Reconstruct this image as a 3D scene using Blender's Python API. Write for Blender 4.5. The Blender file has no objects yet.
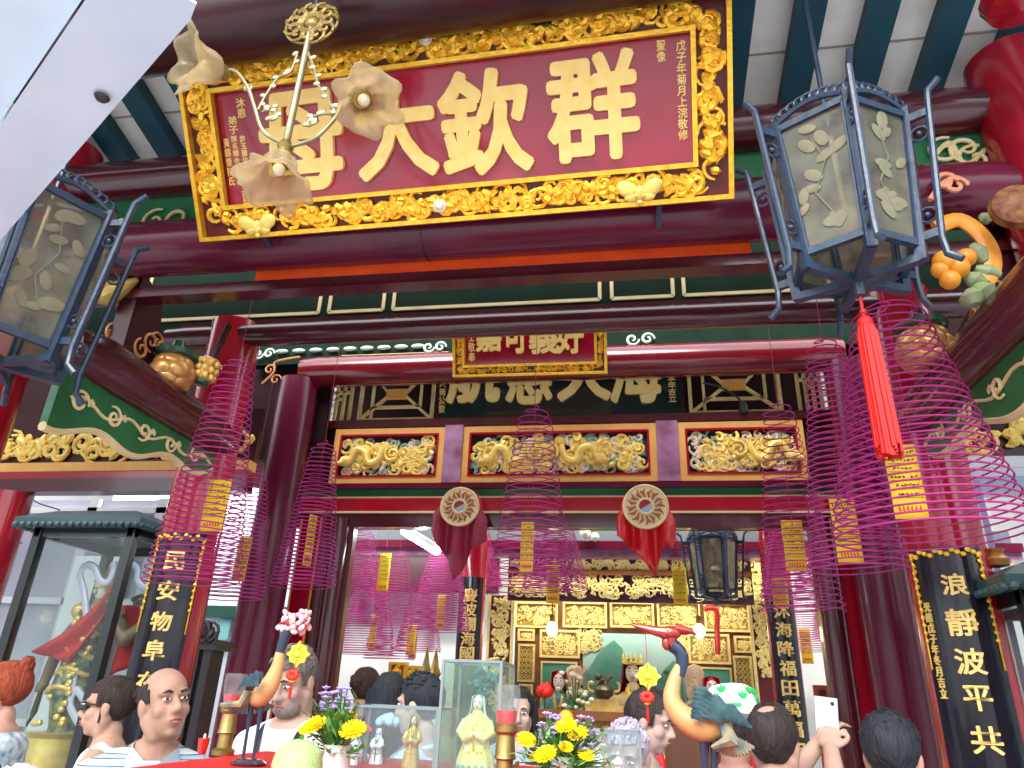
import bpy, bmesh, math, random
from mathutils import Vector, Matrix, Euler
SC = bpy.context.scene
COL = SC.collection
# ------------------------------------------------------------------ camera
FPX = 710.0; CAM = Vector((0, 0, 1.6))
PIT, ROL, YAW = math.radians(24), math.radians(2.4), math.radians(10)
FW = Vector((-math.sin(YAW)*math.cos(PIT), math.cos(YAW)*math.cos(PIT), math.sin(PIT)))
R0 = Vector((math.cos(YAW), math.sin(YAW), 0)); U0 = R0.cross(FW)
RT = R0*math.cos(ROL) + U0*math.sin(ROL); UP = U0*math.cos(ROL) - R0*math.sin(ROL)
cam = bpy.data.cameras.new('camera'); co = bpy.data.objects.new('camera', cam); COL.objects.link(co)
cam.sensor_fit = 'HORIZONTAL'; cam.sensor_width = 36; cam.lens = FPX/1024*36; cam.clip_start = .05
M = Matrix((RT, UP, -FW)).transposed().to_4x4(); M.translation = CAM; co.matrix_world = M
SC.camera = co
SC.cycles.transparent_max_bounces = 40
# ------------------------------------------------------------------ sky, exposure
SC.view_settings.view_transform = 'Standard'; SC.view_settings.look = 'None'
SC.view_settings.gamma = 1; SC.view_settings.use_curve_mapping = False
SC.view_settings.exposure = 1.02
W = bpy.data.worlds.new('sky'); SC.world = W; W.use_nodes = True
bg = W.node_tree.nodes['Background']; bg.inputs[1].default_value = 1.75
# bright overcast sky over a courtyard whose far walls darken the horizon
wn = W.node_tree; wtc = wn.nodes.new('ShaderNodeTexCoord'); wsx = wn.nodes.new('ShaderNodeSeparateXYZ'); wr = wn.nodes.new('ShaderNodeValToRGB'); wns = wn.nodes.new('ShaderNodeTexNoise'); wns.inputs['Scale'].default_value = 2.2; wns.inputs['Detail'].default_value = 3
wma = wn.nodes.new('ShaderNodeMath'); wma.operation = 'MULTIPLY_ADD'; wma.inputs[1].default_value = .35; wn.links.new(wtc.outputs['Generated'], wns.inputs[0]); wn.links.new(wns.outputs[0], wma.inputs[0])
wn.links.new(wtc.outputs['Generated'], wsx.inputs[0]); wn.links.new(wsx.outputs[2], wma.inputs[2]); wn.links.new(wma.outputs[0], wr.inputs[0]); wn.links.new(wr.outputs[0], bg.inputs[0])
wr.color_ramp.elements[0].position = .16; wr.color_ramp.elements[0].color = (.2, .19, .19, 1); wr.color_ramp.elements[1].position = .5; wr.color_ramp.elements[1].color = (.86, .93, 1, 1)
def area(name, loc, rot, sx, sy, e, c=(1, 1, 1)):
    l = bpy.data.lights.new(name, 'AREA'); l.shape = 'RECTANGLE'; l.size = sx; l.size_y = sy; l.energy = e; l.color = c
    o = bpy.data.objects.new(name, l); o.location = loc; o.rotation_euler = rot; COL.objects.link(o); return o
sun = bpy.data.lights.new('sun', 'SUN'); sun.energy = 2.4; sun.angle = .6; sun.color = (1, .97, .92)
so = bpy.data.objects.new('sun', sun); so.rotation_euler = (math.radians(50), 0, math.radians(-12)); COL.objects.link(so)
area('added_altar_fill', (-.3, 6.75, 4.55), (math.radians(48), 0, 0), 3.4, .3, 95, (1, .93, .8))  # lamp added under the hall ceiling to brighten the altar
area('added_aisle_daylight', (-4.3, 5.7, 4.3), (math.radians(35), 0, 0), 2.4, .8, 90, (.95, .98, 1))  # added area lamp, stands in for daylight on the white aisle walls
area('added_aisle_daylight', (3.4, 5.6, 4.3), (math.radians(25), 0, 0), 2.0, .8, 45, (.95, .98, 1))  # matching added lamp over the opposite aisle
# ------------------------------------------------------------------ pixel -> place on a plane of known depth
def ray(px, py): return FW*FPX + RT*(px-512) - UP*(py-384)
def P(px, py, y):
    d = ray(px, py); return CAM + d*(y/d.y)
def PX(px, py, x):
    d = ray(px, py); return CAM + d*(x/d.x)
def PZ(px, py, z):
    d = ray(px, py); return CAM + d*((z-CAM.z)/d.z)
# ------------------------------------------------------------------ materials
MATS = {}
def mat(name, c, rough=.5, metal=0, c2=None, scale=8, bump=0, bscale=40, coat=0, emit=0, fac=.5, detail=4, stretch=(1, 1, 1), spec=.5):
    if name in MATS: return MATS[name]
    m = bpy.data.materials.new(name); m.use_nodes = True; nt = m.node_tree; b = nt.nodes['Principled BSDF']
    b.inputs['Base Color'].default_value = (*c, 1); b.inputs['Roughness'].default_value = rough; b.inputs['Metallic'].default_value = metal
    b.inputs['Specular IOR Level'].default_value = spec
    if coat: b.inputs['Coat Weight'].default_value = coat; b.inputs['Coat Roughness'].default_value = .08
    if emit: b.inputs['Emission Color'].default_value = (*c, 1); b.inputs['Emission Strength'].default_value = emit
    if c2 or bump:
        tc = nt.nodes.new('ShaderNodeTexCoord'); mp = nt.nodes.new('ShaderNodeMapping'); mp.inputs['Scale'].default_value = stretch
        nt.links.new(tc.outputs['Object'], mp.inputs[0])
    if c2:
        n = nt.nodes.new('ShaderNodeTexNoise'); n.inputs['Scale'].default_value = scale; n.inputs['Detail'].default_value = detail
        r = nt.nodes.new('ShaderNodeValToRGB'); r.color_ramp.elements[0].position = fac-.18; r.color_ramp.elements[1].position = fac+.18
        r.color_ramp.elements[0].color = (*c, 1); r.color_ramp.elements[1].color = (*c2, 1)
        nt.links.new(mp.outputs[0], n.inputs[0]); nt.links.new(n.outputs[0], r.inputs[0]); nt.links.new(r.outputs[0], b.inputs['Base Color'])
    if bump:
        n2 = nt.nodes.new('ShaderNodeTexNoise'); n2.inputs['Scale'].default_value = bscale; n2.inputs['Detail'].default_value = 3
        bp = nt.nodes.new('ShaderNodeBump'); bp.inputs['Strength'].default_value = bump; bp.inputs['Distance'].default_value = .02
        nt.links.new(mp.outputs[0], n2.inputs[0]); nt.links.new(n2.outputs[0], bp.inputs['Height']); nt.links.new(bp.outputs[0], b.inputs['Normal'])
    MATS[name] = m; return m
def glass(name, tint=(.9, .96, 1), haze=.0, hc=(.8, .85, .85), gl=.12):
    if name in MATS: return MATS[name]
    m = bpy.data.materials.new(name); m.use_nodes = True; nt = m.node_tree; nt.nodes.clear()
    o = nt.nodes.new('ShaderNodeOutputMaterial'); t = nt.nodes.new('ShaderNodeBsdfTransparent'); t.inputs[0].default_value = (*tint, 1)
    g = nt.nodes.new('ShaderNodeBsdfGlossy'); g.inputs['Roughness'].default_value = .03
    lw = nt.nodes.new('ShaderNodeLayerWeight'); lw.inputs[0].default_value = .5; pw = nt.nodes.new('ShaderNodeMath'); pw.operation = 'POWER'; pw.inputs[1].default_value = 4; nt.links.new(lw.outputs[1], pw.inputs[0])
    fr = nt.nodes.new('ShaderNodeMath'); fr.operation = 'MULTIPLY_ADD'; fr.inputs[1].default_value = .5; fr.inputs[2].default_value = .025; nt.links.new(pw.outputs[0], fr.inputs[0])
    mx = nt.nodes.new('ShaderNodeMixShader'); nt.links.new(fr.outputs[0], mx.inputs[0]); nt.links.new(t.outputs[0], mx.inputs[1]); nt.links.new(g.outputs[0], mx.inputs[2])
    last = mx
    if haze:
        d = nt.nodes.new('ShaderNodeBsdfDiffuse'); d.inputs[0].default_value = (*hc, 1)
        tl = nt.nodes.new('ShaderNodeBsdfTranslucent'); tl.inputs[0].default_value = (*hc, 1)
        m0 = nt.nodes.new('ShaderNodeMixShader'); m0.inputs[0].default_value = .5; nt.links.new(d.outputs[0], m0.inputs[1]); nt.links.new(tl.outputs[0], m0.inputs[2])
        n = nt.nodes.new('ShaderNodeTexNoise'); n.inputs['Scale'].default_value = 7; n.inputs['Detail'].default_value = 5
        tc = nt.nodes.new('ShaderNodeTexCoord'); nt.links.new(tc.outputs['Object'], n.inputs[0])
        mr = nt.nodes.new('ShaderNodeMapRange'); mr.inputs[1].default_value = .3; mr.inputs[2].default_value = .7; mr.inputs[3].default_value = haze*.55; mr.inputs[4].default_value = min(1, haze*1.35)
        nt.links.new(n.outputs[0], mr.inputs[0])
        m2 = nt.nodes.new('ShaderNodeMixShader'); nt.links.new(mr.outputs[0], m2.inputs[0]); nt.links.new(mx.outputs[0], m2.inputs[1]); nt.links.new(m0.outputs[0], m2.inputs[2]); last = m2
    nt.links.new(last.outputs[0], o.inputs[0]); MATS[name] = m; return m
def stripes(name, ca, cb, scale, axis='Z', duty=.5, rough=.8, cc=None):
    m = bpy.data.materials.new(name); m.use_nodes = True; nt = m.node_tree; b = nt.nodes['Principled BSDF']; b.inputs['Roughness'].default_value = rough
    tc = nt.nodes.new('ShaderNodeTexCoord'); w = nt.nodes.new('ShaderNodeTexWave'); w.bands_direction = axis; w.inputs['Scale'].default_value = scale
    w.inputs['Distortion'].default_value = .4; w.inputs['Detail'].default_value = 1
    r = nt.nodes.new('ShaderNodeValToRGB'); r.color_ramp.interpolation = 'CONSTANT'; r.color_ramp.elements[0].color = (*ca, 1); r.color_ramp.elements[1].color = (*cb, 1); r.color_ramp.elements[1].position = duty
    if cc:
        e = r.color_ramp.elements.new(min(.95, duty+.25)); e.color = (*cc, 1)
    nt.links.new(tc.outputs['Object'], w.inputs[0]); nt.links.new(w.outputs[0], r.inputs[0]); nt.links.new(r.outputs[0], b.inputs['Base Color']); MATS[name] = m; return m
RED = mat('red_lacquer', (.42, .004, .02), .22, c2=(.32, .004, .016), scale=5, coat=.6, bump=.06, bscale=9)
MAR = mat('maroon_lacquer', (.085, .006, .012), .24, c2=(.055, .005, .01), scale=4, coat=.5, bump=.08, bscale=8)
DMAR = mat('dark_maroon_wood', (.045, .005, .008), .35, c2=(.028, .003, .005), scale=4, coat=.15, spec=.35, bump=.1, bscale=10)
PMAR = mat('purple_maroon_lacquer', (.13, .006, .03), .27, c2=(.085, .004, .02), scale=3, coat=.22, spec=.35, bump=.05, bscale=6, stretch=(1, 1, .3))
GREEN = mat('green_paint', (.01, .17, .05), .4, c2=(.006, .12, .04), scale=6, coat=.2)
DGREEN = mat('dark_green_paint', (.004, .022, .010), .7, c2=(.003, .014, .007), scale=6, spec=.12)
TEAL = mat('teal_rafter_paint', (.003, .07, .1), .55, c2=(.003, .05, .08), scale=6)
GOLD = mat('gold_leaf', (1.0, .62, .06), .34, .55, c2=(.85, .42, .02), scale=30, bump=.25, bscale=60)
PGOLD = mat('pale_gold_leaf', (.95, .72, .2), .4, .25, c2=(.85, .55, .1), scale=20, bump=.2, bscale=50)
GCHAR = mat('gold_lettering', (.95, .7, .24), .38, .15, c2=(.9, .6, .16), scale=20)
CREAM = mat('cream_paint', (.85, .68, .38), .5, c2=(.75, .57, .28), scale=10)
OCHRE = mat('ochre_paint', (.8, .42, .1), .45, c2=(.72, .34, .08), scale=8)
CRIM = mat('crimson_panel', (.40, .005, .035), .16, c2=(.28, .003, .022), scale=3, coat=.4, bump=.05, bscale=5)
BLACK = mat('black_lacquer', (.006, .006, .012), .2, c2=(.01, .01, .018), scale=5, coat=.25)
FRAMEB = mat('blue_black_frame', (.022, .045, .09), .4, c2=(.015, .03, .06), scale=20, coat=.2, bump=.15, bscale=30)
WHITE = mat('white_plaster', (.78, .8, .8), .8, c2=(.7, .72, .73), scale=3)
TILEW = mat('white_roof_tile', (.84, .83, .78), .8, c2=(.66, .62, .54), scale=4, fac=.62, detail=8)
COIL = mat('magenta_incense', (.46, .022, .21), .7, c2=(.36, .016, .17), scale=12)
PAPER = mat('yellow_paper', (.86, .56, .02), .7, c2=(.8, .48, .02), scale=8)
INK = mat('black_ink', (.02, .015, .01), .7)
RINK = mat('red_ink', (.6, .05, .02), .7)
SILK = mat('red_silk', (.62, .004, .008), .4, c2=(.5, .003, .006), scale=10, coat=.15)
BRASS = mat('aged_brass', (.4, .29, .1), .4, .85, c2=(.24, .16, .05), scale=15)
LBRASS = mat('pale_brass', (.42, .36, .23), .45, .8, c2=(.3, .25, .15), scale=15)
CLOTHR = mat('red_tablecloth', (.6, .01, .01), .6, c2=(.5, .008, .01), scale=6)
WOOD = mat('brown_wood', (.16, .055, .02), .45, c2=(.1, .03, .012), scale=5, stretch=(1, 1, .2))
CLEAR = glass('clear_glass'); CASEG = glass('case_glass', (.93, .97, .96), haze=.02, hc=(.75, .85, .85))
SMOKE = glass('smoky_etched_glass', (.5, .47, .38), haze=.42, hc=(.5, .48, .38))
LEAFG = mat('leaf_green', (.05, .2, .02), .6, c2=(.03, .12, .015), scale=12)
# ------------------------------------------------------------------ mesh builder
def frame(n):
    n = n.normalized(); a = Vector((0, 0, 1)) if abs(n.z) < .9 else Vector((1, 0, 0))
    u = a.cross(n).normalized(); return u, n.cross(u)
class MB:
    def __init__(s): s.v = []; s.f = []; s.m = []; s.k = 0
    def add(s, vs, fs):
        b = len(s.v); s.v += [Vector(x) for x in vs]; s.f += [tuple(b+i for i in f) for f in fs]; s.m += [s.k]*len(fs); return s
    def box(s, c, d, rot=None):
        c = Vector(c); h = [x/2 for x in d]; vs = []
        for x in (-1, 1):
            for y in (-1, 1):
                for z in (-1, 1):
                    p = Vector((x*h[0], y*h[1], z*h[2])); vs.append(c + (rot @ p if rot else p))
        return s.add(vs, [(0, 1, 3, 2), (4, 6, 7, 5), (0, 4, 5, 1), (2, 3, 7, 6), (0, 2, 6, 4), (1, 5, 7, 3)])
    def span(s, a, b):
        a = Vector(a); b = Vector(b); return s.box((a+b)/2, [abs(x) for x in (b-a)])
    def bar(s, a, b, w, h=None, up=None):
        a = Vector(a); b = Vector(b); h = h or w; d = (b-a)
        if up is None: u, v = frame(d)
        else:
            v = Vector(up); v = (v - d.normalized()*v.dot(d.normalized())).normalized(); u = v.cross(d.normalized())
        vs = [p + u*(sx*w/2) + v*(sy*h/2) for p in (a, b) for sx, sy in ((-1, -1), (1, -1), (1, 1), (-1, 1))]
        return s.add(vs, [(3, 2, 1, 0), (4, 5, 6, 7)] + [(i, (i+1) % 4, (i+1) % 4+4, i+4) for i in range(4)])
    def tube(s, pts, r, n=8, cap=True, sq=1.0, closed=False, side=None):
        pts = [Vector(p) for p in pts]; N = len(pts); rs = r if isinstance(r, (list, tuple)) else [r]*N
        vs = []; u = None
        for i, p in enumerate(pts):
            if closed: t = pts[(i+1) % N]-pts[i-1]
            else: t = pts[min(i+1, N-1)]-pts[max(i-1, 0)]
            if t.length < 1e-9: t = Vector((0, 0, 1))
            t.normalize()
            if side is not None: u = Vector(side); u = (u-t*u.dot(t)).normalized()
            elif u is None: u, _ = frame(t)
            else:
                u = u-t*u.dot(t)
                if u.length < 1e-6: u, _ = frame(t)
                u.normalize()
            w = t.cross(u)
            for k in range(n):
                a = 2*math.pi*k/n; vs.append(p + u*(math.cos(a)*rs[i]*sq) + w*(math.sin(a)*rs[i]))
        fs = []
        for i in range(N if closed else N-1):
            j = (i+1) % N
            for k in range(n): fs.append((i*n+k, i*n+(k+1) % n, j*n+(k+1) % n, j*n+k))
        if cap and not closed: fs += [tuple(range(n))[::-1], tuple((N-1)*n+k for k in range(n))]
        return s.add(vs, fs)
    def ell(s, c, r, rot=None, nu=12, nv=8):
        c = Vector(c); r = (r, r, r) if isinstance(r, (int, float)) else r; vs = []; fs = []
        def q(x, y, z):
            p = Vector((x*r[0], y*r[1], z*r[2])); return c + (rot @ p if rot else p)
        vs.append(q(0, 0, -1))
        for j in range(1, nv):
            t = -math.pi/2+math.pi*j/nv
            for i in range(nu): a = 2*math.pi*i/nu; vs.append(q(math.cos(t)*math.cos(a), math.cos(t)*math.sin(a), math.sin(t)))
        vs.append(q(0, 0, 1)); L = len(vs)-1
        for i in range(nu): fs.append((0, 1+(i+1) % nu, 1+i)); fs.append((L, L-nu+i, L-nu+(i+1) % nu))
        for j in range(nv-2):
            for i in range(nu): a = 1+j*nu; fs.append((a+i, a+(i+1) % nu, a+nu+(i+1) % nu, a+nu+i))
        return s.add(vs, fs)
    def lathe(s, prof, o=(0, 0, 0), n=20, axis=(0, 0, 1), sx=1, sy=1, lob=0, nl=8):
        o = Vector(o); ax = Vector(axis).normalized()
        if abs(ax.z) > .999: u, v = Vector((1, 0, 0)), Vector((0, 1, 0))*(1 if ax.z > 0 else -1)
        else: u, v = frame(ax)
        vs = []; fs = []
        for r, z in prof:
            for k in range(n):
                a = 2*math.pi*k/n; rr = r*(1+lob*math.cos(nl*a)); vs.append(o + ax*z + u*(rr*sx*math.cos(a)) + v*(rr*sy*math.sin(a)))
        m = len(prof)
        for i in range(m-1):
            for k in range(n): fs.append((i*n+k, i*n+(k+1) % n, (i+1)*n+(k+1) % n, (i+1)*n+k))
        if prof[0][0] > 1e-5: fs.append(tuple(range(n))[::-1])
        if prof[-1][0] > 1e-5: fs.append(tuple((m-1)*n+k for k in range(n)))
        return s.add(vs, fs)
    def prism(s, poly, ext):
        poly = [Vector(p) for p in poly]; ext = Vector(ext); n = len(poly)
        return s.add(poly+[p+ext for p in poly], [tuple(range(n))[::-1], tuple(range(n, 2*n))]+[(i, (i+1) % n, n+(i+1) % n, n+i) for i in range(n)])
    def grid(s, fn, nu, nv):
        vs = [fn(i/nu, j/nv) for j in range(nv+1) for i in range(nu+1)]
        return s.add(vs, [(j*(nu+1)+i, j*(nu+1)+i+1, (j+1)*(nu+1)+i+1, (j+1)*(nu+1)+i) for j in range(nv) for i in range(nu)])
    def text(s, body, O, U, V, N, w, h, bold=.03, depth=.01, bevel=0, shear=0):
        """body drawn inside a w x h box centred on O, U to the right, V up, N outwards"""
        c = bpy.data.curves.new('t', 'FONT'); c.body = body; c.size = 1; c.offset = 0; c.extrude = .01; c.resolution_u = 3; c.shear = shear
        o = bpy.data.objects.new('t', c); COL.objects.link(o); d = bpy.context.evaluated_depsgraph_get(); d.update()
        m = bpy.data.meshes.new_from_object(o.evaluated_get(d)); xs = [v.co.x for v in m.vertices]; ys = [v.co.y for v in m.vertices]
        if xs:
            x0, x1, y0, y1 = min(xs), max(xs), min(ys), max(ys); O = Vector(O)
            fs = [tuple(p.vertices) for p in m.polygons]; em = (x1-x0)/max(1, round(x1-x0)); K = 8 if bold > .02 else (4 if bold > .008 else 1)
            w, h = w-2*bold*w/(x1-x0), h-2*bold*h/(y1-y0)
            for k in range(K):   # strokes thickened by overlapping strokes, like a loaded brush
                dx, dy = (bold*math.cos(2*math.pi*k/K), bold*math.sin(2*math.pi*k/K)) if K > 1 else (0, 0)
                s.add([O + U*(((v.co.x-x0)/(x1-x0)-.5)*w+dx*w/(x1-x0)) + V*(((v.co.y-y0)/(y1-y0)-.5)*h+dy*h/(y1-y0)) + N*(depth+k*.00012 if v.co.z > 0 else -.001) for v in m.vertices], fs)
        bpy.data.objects.remove(o); bpy.data.meshes.remove(m); bpy.data.curves.remove(c); return s
    def build(s, name, mats, parent=None, smooth=35, at=None, mods=None, solid=0, subsurf=0):
        me = bpy.data.meshes.new(name); org = Vector(at) if at is not None else (parent.matrix_world.translation.copy() if parent else Vector())
        if parent is not None: org = WORLD[parent.name]
        me.from_pydata([v-org for v in s.v], [], s.f)
        if not isinstance(mats, (list, tuple)): mats = [mats]
        for m in mats: me.materials.append(m)
        if len(mats) > 1: me.polygons.foreach_set('material_index', s.m)
        if smooth:
            me.polygons.foreach_set('use_smooth', [True]*len(me.polygons)); me.set_sharp_from_angle(angle=math.radians(smooth))
        me.update(); o = bpy.data.objects.new(name, me); COL.objects.link(o)
        if parent is not None: o.parent = parent
        else: o.location = org
        WORLD[o.name] = org
        if solid: md = o.modifiers.new('solid', 'SOLIDIFY'); md.thickness = solid; md.offset = 0
        if subsurf: md = o.modifiers.new('sub', 'SUBSURF'); md.levels = subsurf; md.render_levels = subsurf
        return o
WORLD = {}
def thing(name, label, cat, loc, group=None):
    o = bpy.data.objects.new(name, None); COL.objects.link(o); o.location = loc; o.empty_display_size = .05; WORLD[o.name] = Vector(loc); return tag(o, label, cat, group)
def tag(o, label, cat, group=None):
    o['label'] = label; o['category'] = cat
    if group: o['group'] = group
    return o
def struct(name, mb, m, **k):
    o = mb.build(name, m, **k); o['kind'] = 'structure'; return o
def V3(*a): return Vector(a) if a else Vector((0, 0, 0))
X, Yv, Z = V3(1, 0, 0), V3(0, 1, 0), V3(0, 0, 1)
def spiral(mb, O, U, V, N, c, s, a0, hand, r, turns=1.4, n=5, seg=13, rise=.5):
    pts = []; rs = []
    for i in range(seg):
        t = i/(seg-1); rad = s*(1-.82*t); a = a0+hand*t*turns*2*math.pi
        pts.append(O + U*(c[0]+rad*math.cos(a)) + V*(c[1]+rad*math.sin(a)) + N*(r*rise*(1+t))); rs.append(r*(.35+.65*math.sin(math.pi*min(1, .15+t*.8))))
    mb.tube(pts, rs, n)
def carving(mb, O, U, V, N, w, h, n, s, r, rnd, leaf=.5):
    """n gilded scrolls and leaves scattered over a w x h field centred on O"""
    for k in range(n):
        ss = s*rnd.uniform(.6, 1.15); x = rnd.uniform(-w/2+ss*.7, w/2-ss*.7) if w > 1.5*ss else 0; y = rnd.uniform(-h/2+ss*.7, h/2-ss*.7) if h > 1.5*ss else 0
        if rnd.random() > leaf: spiral(mb, O, U, V, N, (x, y), ss, rnd.uniform(0, 6.3), rnd.choice((-1, 1)), r*rnd.uniform(.8, 1.2), rnd.uniform(.7, 1.5))
        else:
            a = rnd.uniform(0, 6.3); d = U*math.cos(a)+V*math.sin(a); e = N.cross(d); c = O+U*x+V*y; L = ss*.9
            bend = rnd.uniform(-.5, .5)*L
            mb.tube([c-d*L*.7+N*r*.3, c-d*L*.2+e*bend*.5+N*r, c+d*L*.3+e*bend*.4+N*r*1.1, c+d*L*.8-e*bend*.2+N*r*.3], [r*.5, r*1.5, r*1.3, r*.2], 5)
def ringframe(mb, O, U, V, N, w, h, b, d):
    """four bars round a w x h opening, bar width b, depth d"""
    for sx in (-1, 1): mb.bar(O+U*(sx*(w+b)/2)-V*(h/2+b), O+U*(sx*(w+b)/2)+V*(h/2+b), b, d, N)
    for sy in (-1, 1): mb.bar(O+V*(sy*(h+b)/2)-U*(w/2), O+V*(sy*(h+b)/2)+U*(w/2), b, d, N)
def arm(pts):
    n = 24; out = []
    for i in range(n):   # catmull-rom through the points
        s = i/(n-1)*(len(pts)-1); k = min(int(s), len(pts)-2); f = s-k
        p0, p1, p2, p3 = pts[max(k-1, 0)], pts[k], pts[k+1], pts[min(k+2, len(pts)-1)]
        out.append(((p1*2)+(p2-p0)*f+(p0*2-p1*5+p2*4-p3)*f*f+(p1*3-p0-p2*3+p3)*f*f*f)/2)
    return out
# ================================================================== SETTING
YC, YA, YB, YL, YT = 2.85, 3.9, 5.15, 5.42, 8.5
XL, XR = -2.6, 1.56
FLOORM = mat('pale_granite_floor', (.4, .41, .43), .6, c2=(.33, .34, .36), scale=3)
struct('floor', MB().span((-9, -9, -.1), (8, 10.5, 0)), FLOORM)
struct('wall_back', MB().span((-8, 9.6, 0), (7, 9.75, 5)), WHITE)
struct('wall_left', MB().span((-7.1, .6, 0), (-7, 9.6, 5)), WHITE)
struct('wall_right', MB().span((5, .6, 0), (5.1, 9.6, 5)), WHITE)
RX0 = .92
# ---- sloping tiled ceiling between teal rafters, rising towards the courtyard behind
sl = math.tan(math.radians(12)); zc = 4.62
def roofz(y): return zc + (YC-y)*sl
mb = MB(); mb.prism([(-7, YC+.4, roofz(YC+.4)+.05), (-7, .7, roofz(.7)+.05), (5, .7, roofz(.7)+.05), (5, YC+.4, roofz(YC+.4)+.05)], (0, 0, .06))
o = struct('ceiling', mb, TILEW)
mb = MB()
for k in range(7): mb.bar((-7, YC+.3-k*.36, roofz(YC+.3-k*.36)+.046), (5, YC+.3-k*.36, roofz(YC+.3-k*.36)+.046), .006, .012)
struct('trim_tile_joints', mb, mat('tile_joint', (.3, .26, .22), .9))
for k in range(38):
    x = RX0-6.6+k*.33
    struct('rafter', MB().bar((x, YC+.3, roofz(YC+.3)), (x, .7, roofz(.7)), .135, .09, Z), TEAL)
# ---- ceiling of the altar hall
struct('ceiling_altar_hall', MB().span((-7, 6.6, 4.7), (5, 9.6, 4.8)), WHITE)
# ---- round columns
def column(x, y, r, z1, m, name='column'):
    mb = MB(); mb.lathe([(r*1.5, 0), (r*1.55, .12), (r*1.2, .22)], (x, y, 0), 28); b = mb
    o = struct(name, MB().lathe([(r*1.02, .22), (r, 1), (r*.97, z1)], (x, y, 0), 36), m, at=(x, y, 0)); b.build('column_base', WHITE, o); return o
column(XL, YA, .17, 3.85, RED); column(XR, YA, .19, 3.85, RED)
column(-2.74, YB, .17, 4.0, PMAR); column(1.64, YB, .17, 4.0, PMAR)
column(-3.22, YC, .16, 4.5, RED); column(1.87, YC, .19, 4.5, RED)
# ---- beams (round logs run across the hall)
def log(x0, x1, y, z, r, m, name='beam', sq=1.0):
    return struct(name, MB().tube([(x0, y, z), (x0+.15, y, z), (x1-.15, y, z), (x1, y, z)], [r*.9, r, r, r*.9], 24, sq=sq, side=(0, 0, 1)), m)
def zAt(px, py, y): return P(px, py, y).z
# top beam under the ceiling, green painted board, main front log, strip painted as orange light reflected beneath it
log(-6.9, 1.72, YC, zAt(860, 122, YC), .12, MAR)
zg1, zg0 = zAt(140, 200, YC), zAt(140, 244, YC)
struct('trim_green_board', MB().span((-4.2, YC+.02, zg0-.04), (3.2, YC+.1, zg1+.08)), GREEN)
zb = zAt(480, 228, YC)
log(-4.3, 1.7, YC, zb, .15, PMAR)
zo = zAt(500, 271, YC)
ORANGE_REFL = mat('painted_orange_reflection', (.9, .12, .015), .35, c2=(.8, .06, .015), scale=5, coat=.4, stretch=(1, 3, 3))  # colour stands in for orange light reflected on the beam's underside
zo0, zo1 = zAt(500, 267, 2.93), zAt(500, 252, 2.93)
struct('trim_orange_reflection', MB().span((P(255, 278, 2.93).x, 2.93, zo0), (P(752, 258, 2.93).x, 3.0, zo1)), ORANGE_REFL)
struct('beam_soffit', MB().span((-4.2, 2.93, zo0-.06), (1.78, 3.02, zo0)), MAR)
# second frame on the red columns: dark green board with gold outlines over a big round beam
zq1, zq0 = zAt(500, 280, YA), zAt(500, 314, YA)
struct('trim_dark_green_board', MB().span((XL-2.2, YA-.03, zq0-.05), (XR+2.2, YA+.07, zq1+.6)), DGREEN)
gl = MB()
for a, b in ((150, 323), (333, 386), (396, 600), (612, 673), (684, 830)):
    xa, xb = P(a, 300, YA).x, P(b, 300, YA).x; zz0 = zAt(500, 307, YA); zz1 = zz0+.42
    for q, w in (((xa, zz0), (xb, zz0)), ((xa, zz0), (xa, zz1)), ((xb, zz0), (xb, zz1)), ((xa, zz1), (xb, zz1))):
        gl.bar((q[0], YA-.034, q[1]), (w[0], YA-.034, w[1]), .022, .012, Yv)
struct('trim_gold_outline', gl, CREAM)
log(XL-.45, XR+.55, YA-.06, zAt(540, 323, YA-.06), .075, MAR)
struct('trim_beam_fillet', MB().span((XL-.4, YA-.05, zAt(500, 314, YA)-.03), (XR+.5, YA+.1, zAt(500, 314, YA)+.01)), MAR)
# third frame: red-brown log between the inner columns
zr = zAt(540, 365, YB)
log(-2.72, 1.62, YB, zr, .135, mat('brown_red_lacquer', (.17, .006, .014), .2, c2=(.12, .005, .01), scale=4, coat=.6))
# log joint straps
struct('trim_strap', MB().tube([(P(428, 235, YC).x-.004, YC, zb), (P(428, 235, YC).x+.004, YC, zb)], .153, 24), DMAR)
# upper beam near the plaque top
pA = P(150, 61, 1.98); pB = PZ(700, -20, pA.z); zt = pA.z; dB = (pB-pA).normalized()
struct('beam', MB().tube([pA-dB*4+Z*.15, pA+Z*.15, pB+Z*.15, pB+dB*.3+Z*.15], .16, 24), DMAR)
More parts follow.
